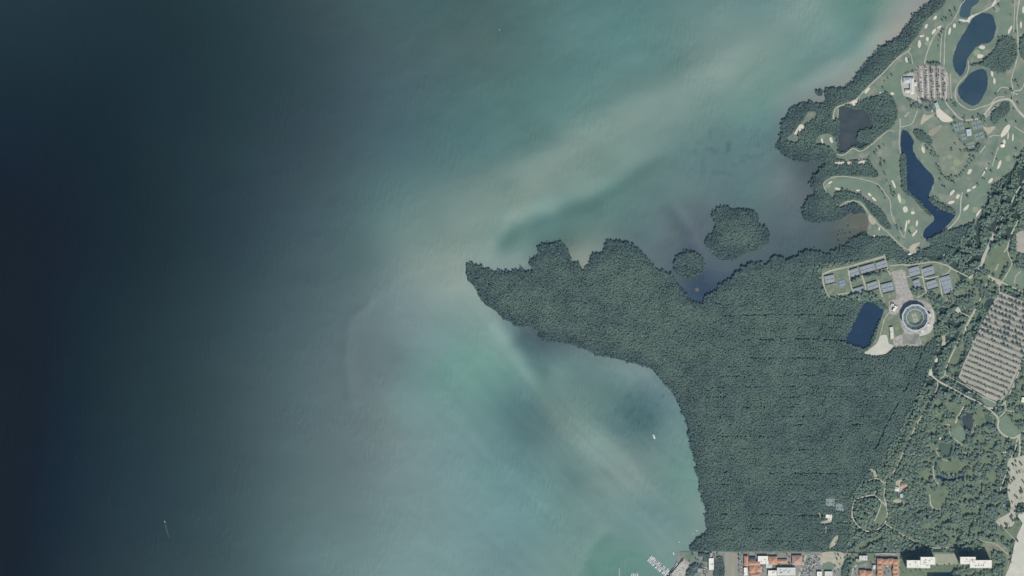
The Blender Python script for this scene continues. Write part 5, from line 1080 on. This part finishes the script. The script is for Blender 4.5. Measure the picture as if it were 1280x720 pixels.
def tone_of(x, y):
    ix = ((x - GX0) / GS).astype(int); iy = ((y - GY0) / GS).astype(int)
    t = np.clip((INLAND[iy, ix] - .62) / .36, 0, 1) * .6 - .2
    t += np.clip((x - 600) / 220, 0, 1) * .2
    nz_ = np.array([mnoise.noise(Vector((a * .018, b * .06, 1.7))) * .8 + mnoise.noise(Vector((a * .03, b * .03, 5.7))) * .6 for a, b in zip(x, y)])
    return np.clip(t + nz_ * .5, 0, 1)
def forest(name, label, mask, step, crowns, rad, hgt, seed, dens=None):
    x, y, rs = plant(mask, step, seed, dens)
    n = len(x)
    r = rs.uniform(*rad, n) * np.array([1 + .36 * mnoise.noise(Vector((a * .07, b * .07, 3.3))) for a, b in zip(x, y)])
    h = r * rs.uniform(*hgt, n)
    pos = np.stack([(x - 640) * S, (360 - y) * S, .7 + h], 1)
    o = mesh_obj(name, pos.tolist(), [])
    me = o.data
    at = me.attributes.new('rot', 'FLOAT_VECTOR', 'POINT')
    at.data.foreach_set('vector', np.stack([rs.uniform(-.15, .15, n), rs.uniform(-.15, .15, n), rs.uniform(0, 6.28, n)], 1).astype(np.float32).ravel())
    at = me.attributes.new('siz', 'FLOAT_VECTOR', 'POINT')
    at.data.foreach_set('vector', np.stack([r, r * rs.uniform(.85, 1.15, n), r * rs.uniform(.6, 1.0, n)], 1).astype(np.float32).ravel())
    at = me.attributes.new('tone', 'FLOAT', 'POINT')
    at.data.foreach_set('value', tone_of(x, y).astype(np.float32))
    at = me.attributes.new('pick', 'INT', 'POINT')
    at.data.foreach_set('value', rs.randint(0, len(crowns), n).astype(np.int32))
    ng = bpy.data.node_groups.new(name + ' nodes', 'GeometryNodeTree')
    ng.interface.new_socket('Geometry', in_out='INPUT', socket_type='NodeSocketGeometry')
    ng.interface.new_socket('Geometry', in_out='OUTPUT', socket_type='NodeSocketGeometry')
    gi = ng.nodes.new('NodeGroupInput'); go = ng.nodes.new('NodeGroupOutput')
    iop = ng.nodes.new('GeometryNodeInstanceOnPoints')
    ng.links.new(gi.outputs[0], iop.inputs['Points'])
    jn = ng.nodes.new('GeometryNodeJoinGeometry')
    for c in reversed(crowns):
        oi = ng.nodes.new('GeometryNodeObjectInfo'); oi.inputs['Object'].default_value = c; oi.inputs['As Instance'].default_value = True
        oi.transform_space = 'ORIGINAL'
        ng.links.new(oi.outputs['Geometry'], jn.inputs[0])
    ng.links.new(jn.outputs[0], iop.inputs['Instance'])
    iop.inputs['Pick Instance'].default_value = True
    for nm, sk, dt in (('rot', 'Rotation', 'FLOAT_VECTOR'), ('siz', 'Scale', 'FLOAT_VECTOR'), ('pick', 'Instance Index', 'INT')):
        na = ng.nodes.new('GeometryNodeInputNamedAttribute'); na.data_type = dt; na.inputs['Name'].default_value = nm
        ng.links.new(na.outputs[0], iop.inputs[sk])
    ng.links.new(iop.outputs[0], go.inputs[0])
    md = o.modifiers.new('crowns', 'NODES'); md.node_group = ng
    tag(o, label, 'forest', kind='stuff')
    return n
# the crowns repeated over the woodland are those of standing trees
first_l = {}; first_m = {}
for o in list(COL.objects):
    if o.name.startswith('crown') and o.type == 'MESH':
        if o.data in CROWN_L: first_l.setdefault(o.data.name, o)
        if o.data in CROWN_M: first_m.setdefault(o.data.name, o)
nm_ = forest('mangrove_forest', 'dense grey-green mangrove forest covering the pointed peninsula and islets', WOOD & ~PARKM, 1.42, list(first_m.values()), (2.0, 3.2), (1.9, 2.35), 21)
nl_ = forest('hardwood_forest', 'uneven green hardwood woodland with gaps around the park ponds and roads', WOOD & PARKM, 2.1, list(first_l.values()), (2.8, 5.2), (1.4, 2.1), 22, dens=-.12)
print('forest crowns', nm_, nl_)

# ------------------------------------------------------------------ boats, docks
M_HULL = mat('white gelcoat', (.8, .8, .78, 1), (.74, .75, .75, 1), .5, rough=.3, spec=.4)
M_DECK = mat('beige deck', (.55, .52, .45, 1), (.6, .57, .5, 1), .8)
M_CANVAS = mat('blue canvas', (.08, .12, .22, 1), (.1, .14, .25, 1), .8)
M_WOOD = mat('weathered dock planks', (.36, .35, .32, 1), (.46, .44, .40, 1), .6)
def hull_mesh():
    st_ = [(-.5, .40), (-.3, .48), (0, .5), (.2, .45), (.36, .30), (.5, .02)]
    vs = []; fs = []
    for x, hw in st_:
        vs += [(x, -hw * .72, 0), (x, -hw, .8), (x, hw, .8), (x, hw * .72, 0)]
    for i in range(len(st_) - 1):
        a, b = 4 * i, 4 * (i + 1)
        for j in range(3): fs.append((a + j, b + j, b + j + 1, a + j + 1))
        fs.append((a + 3, b + 3, b, a))
    fs += [(0, 1, 2, 3), (20, 23, 22, 21)]
    me = bpy.data.meshes.new('hull'); me.from_pydata(vs, [], fs); me.materials.append(M_HULL); return me
def slab_mesh(nm, x0, x1, w0, w1, z0, z1, inset, mt):
    vs = [(x0, -w0, z0), (x1, -w1, z0), (x1, w1, z0), (x0, w0, z0), (x0 + inset, -w0 * .85, z1), (x1 - inset * 1.6, -w1 * .8, z1), (x1 - inset * 1.6, w1 * .8, z1), (x0 + inset, w0 * .85, z1)]
    fs = [(0, 3, 2, 1), (4, 5, 6, 7), (0, 1, 5, 4), (1, 2, 6, 5), (2, 3, 7, 6), (3, 0, 4, 7)]
    me = bpy.data.meshes.new(nm); me.from_pydata(vs, [], fs); me.materials.append(mt); return me
HULL = hull_mesh(); CAB = slab_mesh('cabin', -.12, .24, .36, .26, .8, 1.6, .04, M_HULL); CKP = slab_mesh('cockpit', -.46, -.13, .34, .36, .8, .86, .01, M_DECK)
BIM = slab_mesh('bimini', -.3, .02, .3, .3, 1.75, 1.85, .01, M_CANVAS); WSH = slab_mesh('windshield', .16, .27, .27, .22, .95, 1.45, .03, M_GLASS)
def boat(x, y, L, ang, label, group=None, bim=False, z=-.25):
    rt = empty('motor_boat', W(x, y, z), -math.radians(ang)); tag(rt, label, 'boat', group)
    for nm, me in (('hull', HULL), ('cabin', CAB), ('cockpit', CKP), ('windshield', WSH)) + ((('bimini', BIM),) if bim else ()):
        o = bpy.data.objects.new(nm, me); COL.objects.link(o); o.parent = rt; o.scale = (L, L * .34, L * .16)
    return rt
dk = empty('floating_dock', W(822, 707, 0)); tag(dk, 'long pale floating dock running diagonally out from the boat yard', 'dock')
def dock_part(nm, a, b, w, z0=.5, z1=.95):
    a = Vector(W(*a)); b = Vector(W(*b)); o0 = Vector(W(822, 707)); d = (b - a); n_ = Vector((-d.y, d.x, 0)).normalized() * w / 2
    vs = []
    for z in (z0, z1):
        vs += [tuple(p_ + Vector((0, 0, z)) - o0) for p_ in (a - n_, b - n_, b + n_, a + n_)]
    mesh_obj(nm, vs, [(0, 3, 2, 1), (4, 5, 6, 7), (0, 1, 5, 4), (1, 2, 6, 5), (2, 3, 7, 6), (3, 0, 4, 7)], M_WOOD, dk)
dock_part('deck', (811.5, 697.5), (836, 718), 3.6)
ddx, ddy = np.array((24.5, 20.5)) / np.linalg.norm((24.5, 20.5))
for i in range(7):
    t = 2 + i * 4.3
    bx, by = 811.5 + ddx * t, 697.5 + ddy * t
    for s_ in (-1, 1):
        px_, py_ = bx - ddy * s_ * .8, by + ddx * s_ * .8
        dock_part('finger_pier', (px_, py_), (px_ - ddy * s_ * 3.4, py_ + ddx * s_ * 3.4), 1.3, .52, .9)
        for q_ in (-1.2, 1.2):
            if R.random() < .85:
                cx_, cy_ = px_ + ddx * q_ - ddy * s_ * 2.0, py_ + ddy * q_ + ddx * s_ * 2.0
                boat(cx_, cy_, R.uniform(8.5, 12), 130 + (180 if R.random() < .5 else 0) + R.uniform(-4, 4), 'white motor boat moored at the diagonal floating dock', 'boats moored at the diagonal dock', R.random() < .3)
for i, x in enumerate((789.5, 792, 794.5, 797)):
    boat(x, 718 + (i % 2) * .6, R.uniform(9, 12), 88 + R.uniform(-4, 4), 'white motor boat in the tight row by the lone wooden jetty', 'boats in the row by the lone jetty', i % 2 == 0)
yw = empty('added_shadow_wall', W(846.5, 708, 1.0)); tag(yw, 'tall wall added for its shadow on the bay side of the boat yard', 'wall')  # added wall, put here to cast the dark strip beside the yard
_a = Vector(W(854.5, 698.6)) - Vector(W(846.5, 708)); _b = Vector(W(839, 717.5)) - Vector(W(846.5, 708)); _n = Vector((_a.y - _b.y, _b.x - _a.x, 0)).normalized() * .8
for i in range(6):
    p0 = _a + (_b - _a) * (i / 6); p1 = _a + (_b - _a) * ((i + .97) / 6)
    mesh_obj('wall_panel', [tuple(p_ + Vector((0, 0, z))) for z in (-1, 5) for p_ in (p0 - _n, p1 - _n, p1 + _n, p0 + _n)], [(0, 3, 2, 1), (4, 5, 6, 7), (0, 1, 5, 4), (1, 2, 6, 5), (2, 3, 7, 6), (3, 0, 4, 7)], M_GREYROOF, yw)
jt = empty('wooden_jetty', W(774, 716, 0)); tag(jt, 'short thin wooden jetty standing alone in the bay', 'jetty')
boxes('deck', [(-1.3, 1.3, -16, 15, .9, 1.2)], M_WOOD, jt)
for yy in (-14, -7, 0, 7, 14):
    boxes('pile', [(-1.5, -1.2, yy - .15, yy + .15, -1, 1.6), (1.2, 1.5, yy - .15, yy + .15, -1, 1.6)], M_WOOD, jt)
boat(817.6, 546.2, 15, 68, 'large white motor boat anchored alone off the mangrove shore of the bay', None, False)
boat(842, 692, 9, 75, 'white motor boat floating off the tip of the marina lawn')
boat(849.2, 677.6, 6, 20, 'small white boat drifting beside the mangrove point')
boat(871.2, 663.2, 6.5, 10, 'small pale boat on the sandy shallows by the mangrove edge')
boat(866.2, 667.4, 5, 150, 'tiny pale dinghy on the sandy shallows')
boat(624.3, 37.2, 4.5, 60, 'tiny white boat out on the open bay in green water')
boat(206, 652, 5, 260, 'small motor boat running with a short pale wake on dark bay water')
wk = mesh_obj('boat_wake', [W(205.7, 653, .05), W(206.5, 653, .05), W(208.6, 660, .05), W(211.6, 671.5, .05), W(210.8, 672, .05), W(207, 661, .05)], [(0, 5, 2, 1), (5, 4, 3, 2)], mat('wake foam', T(60, 80, 87), T(78, 97, 103), .3))
tag(wk, 'thin pale wake trailing behind the small boat on dark bay water', 'wake')
if wk.data.polygons[0].normal.z < 0: wk.data.flip_normals()

# ------------------------------------------------------------------ cars and stored boats
def car_mesh(nm, paint):
    vs, fs = [], []
    prof = [(-2.2, .35), (-2.2, .85), (-1.95, 1.0), (1.15, .98), (2.05, .8), (2.2, .55), (2.2, .35)]
    n_ = len(prof)
    for s_ in (-.9, .9):
        vs += [(x, s_, z) for x, z in prof]
    fs += [(i, i + 1, n_ + i + 1, n_ + i) for i in range(n_ - 1)] + [tuple(range(n_ - 1, -1, -1)), tuple(range(n_, 2 * n_))]
    l = len(vs)
    vs += [(-1.8, -.8, 1.0), (.95, -.8, .99), (.95, .8, .99), (-1.8, .8, 1.0), (-1.35, -.66, 1.5), (.2, -.66, 1.5), (.2, .66, 1.5), (-1.35, .66, 1.5)]
    gl = [(0, 1, 5, 4), (1, 2, 6, 5), (2, 3, 7, 6), (3, 0, 4, 7)]
    nb = len(fs)
    fs += [tuple(l + i for i in f_) for f_ in gl] + [(l + 4, l + 5, l + 6, l + 7)]
    for wx_ in (-1.35, 1.35):
        for wy_ in (-.92, .92):
            l = len(vs)
            for k in range(8):
                a = 2 * math.pi * k / 8
                vs += [(wx_ + .34 * math.cos(a), wy_ - .1, .34 + .34 * math.sin(a)), (wx_ + .34 * math.cos(a), wy_ + .1, .34 + .34 * math.sin(a))]
            fs += [(l + 2 * k, l + 2 * ((k + 1) % 8), l + 2 * ((k + 1) % 8) + 1, l + 2 * k + 1) for k in range(8)]
    me = bpy.data.meshes.new(nm); me.from_pydata(vs, [], fs)
    me.materials.append(paint); me.materials.append(M_GLASS); me.materials.append(M_SCREEN)
    for i in range(nb, nb + 4): me.polygons[i].material_index = 1
    for i in range(nb + 5, len(me.polygons)): me.polygons[i].material_index = 2
    return me
PAINT = {'white': (.8, .8, .8), 'silver': (.5, .52, .54), 'dark': (.04, .045, .06), 'red': (.4, .06, .06), 'blue': (.06, .1, .25)}
CARS = {k: car_mesh('car', mat(k + ' car paint', c + (1,), tuple(min(1, v * 1.05) for v in c) + (1,), 1.0, rough=.3, spec=.5)) for k, c in PAINT.items()}
def car(x, y, ang, where, group):
    k = R.choices(list(PAINT), (5, 4, 4, 1.3, 1.2))[0]
    o = bpy.data.objects.new('parked_car', CARS[k]); COL.objects.link(o)
    o.location = W(x, y, 1.66); o.rotation_euler = (0, 0, -math.radians(ang))
    tag(o, '%s car parked %s' % (k, where), 'car', group + ', ' + k)
for i, x in enumerate((1150.7, 1155.4, 1158, 1162.6, 1165.4, 1169.8, 1172.8, 1177.2, 1180)):
    for j in range(26):
        y = 84.5 + j * 1.42
        if R.random() < .62 and y < 121:
            car(x + (y - 84) * .055 + R.uniform(-.1, .1), y + R.uniform(-.08, .08), R.choice((0, 180)) + 4 + R.uniform(-3, 3), 'in the rows beside the golf clubhouse', 'cars at the golf clubhouse')
for i in range(7):
    a = np.array((1014.0 + i * 2.6, 694.0)); b = np.array((1000.0 + i * 2.6, 722.0))
    n_ = 20
    for j in range(n_):
        p = a + (b - a) * j / n_
        if R.random() < .8 and p[1] < 721 and p[0] < 1031 - (p[1] - 691) * .62:
            car(p[0] + R.uniform(-.1, .1), p[1], 25 + R.uniform(-4, 4) + R.choice((0, 180)), 'in the packed slanting car lot of the village', 'cars in the slanting village lot')
for (a, b, upper) in BAYS:
    L = np.linalg.norm(b - a); nrm = np.array((-rowdir[1], rowdir[0])); t = 1.0
    while t < L - 1:
        if R.random() < (.035 if upper else .05):
            s_ = R.choice((-1, 1)); p = a + rowdir * t + nrm * s_ * 1.9
            if p[0] < 1281:
                car(p[0], p[1], math.degrees(math.atan2(nrm[1], nrm[0])) + R.uniform(-2, 2), 'in a bay of the big tree lined car park', 'cars in the big car park')
        t += 1.05
for i in range(6):
    for j in range(8):
        x = 841.5 + i * 2.7 + j * 1.05 * .8; y = 716.5 + i * .9 - j * 2.0
        inside = (y > 701 + max(0, (852 - x)) * 1.15 - 3) and y < 721 and x < 861.5 and (x + y * .5) < 1213
        if inside and R.random() < .9:
            boat(x + R.uniform(-.2, .2), y + R.uniform(-.2, .2), R.uniform(6, 8), 40 + R.uniform(-6, 6), 'white boat laid up on the paved boat yard', 'boats stored on the yard', R.random() < .2, z=1.7)
for i in range(12):
    car(926 + R.uniform(-.9, .9), 694 + i * 2.1, 90 + R.uniform(-4, 4), 'on the lane between the bare field and the villas', 'cars on the village lane')
for i in range(26):
    x, y = 876 + R.uniform(0, 8), 701 + R.uniform(0, 18)
    car(x, y, R.choice((0, 90)) + R.uniform(-5, 5), 'around the marina buildings', 'cars around the marina')

# ------------------------------------------------------------------ air
hz, nt, p = new_mat('haze air')
nt.nodes.remove(p)
pv = nt.nodes.new('ShaderNodeVolumePrincipled')
pv.inputs['Color'].default_value = HAZE_COLOR + (1,)
pv.inputs['Density'].default_value = HAZE_DENSITY
pv.inputs['Anisotropy'].default_value = 0.0
nt.links.new(pv.outputs[0], nt.nodes['Material Output'].inputs['Volume'])
v, f = box_geo(-3300, 3300, -2500, 2500, -2.0, CAM_H + 25)
hb = mesh_obj('haze', v, f, hz)
tag(hb, kind='stuff')
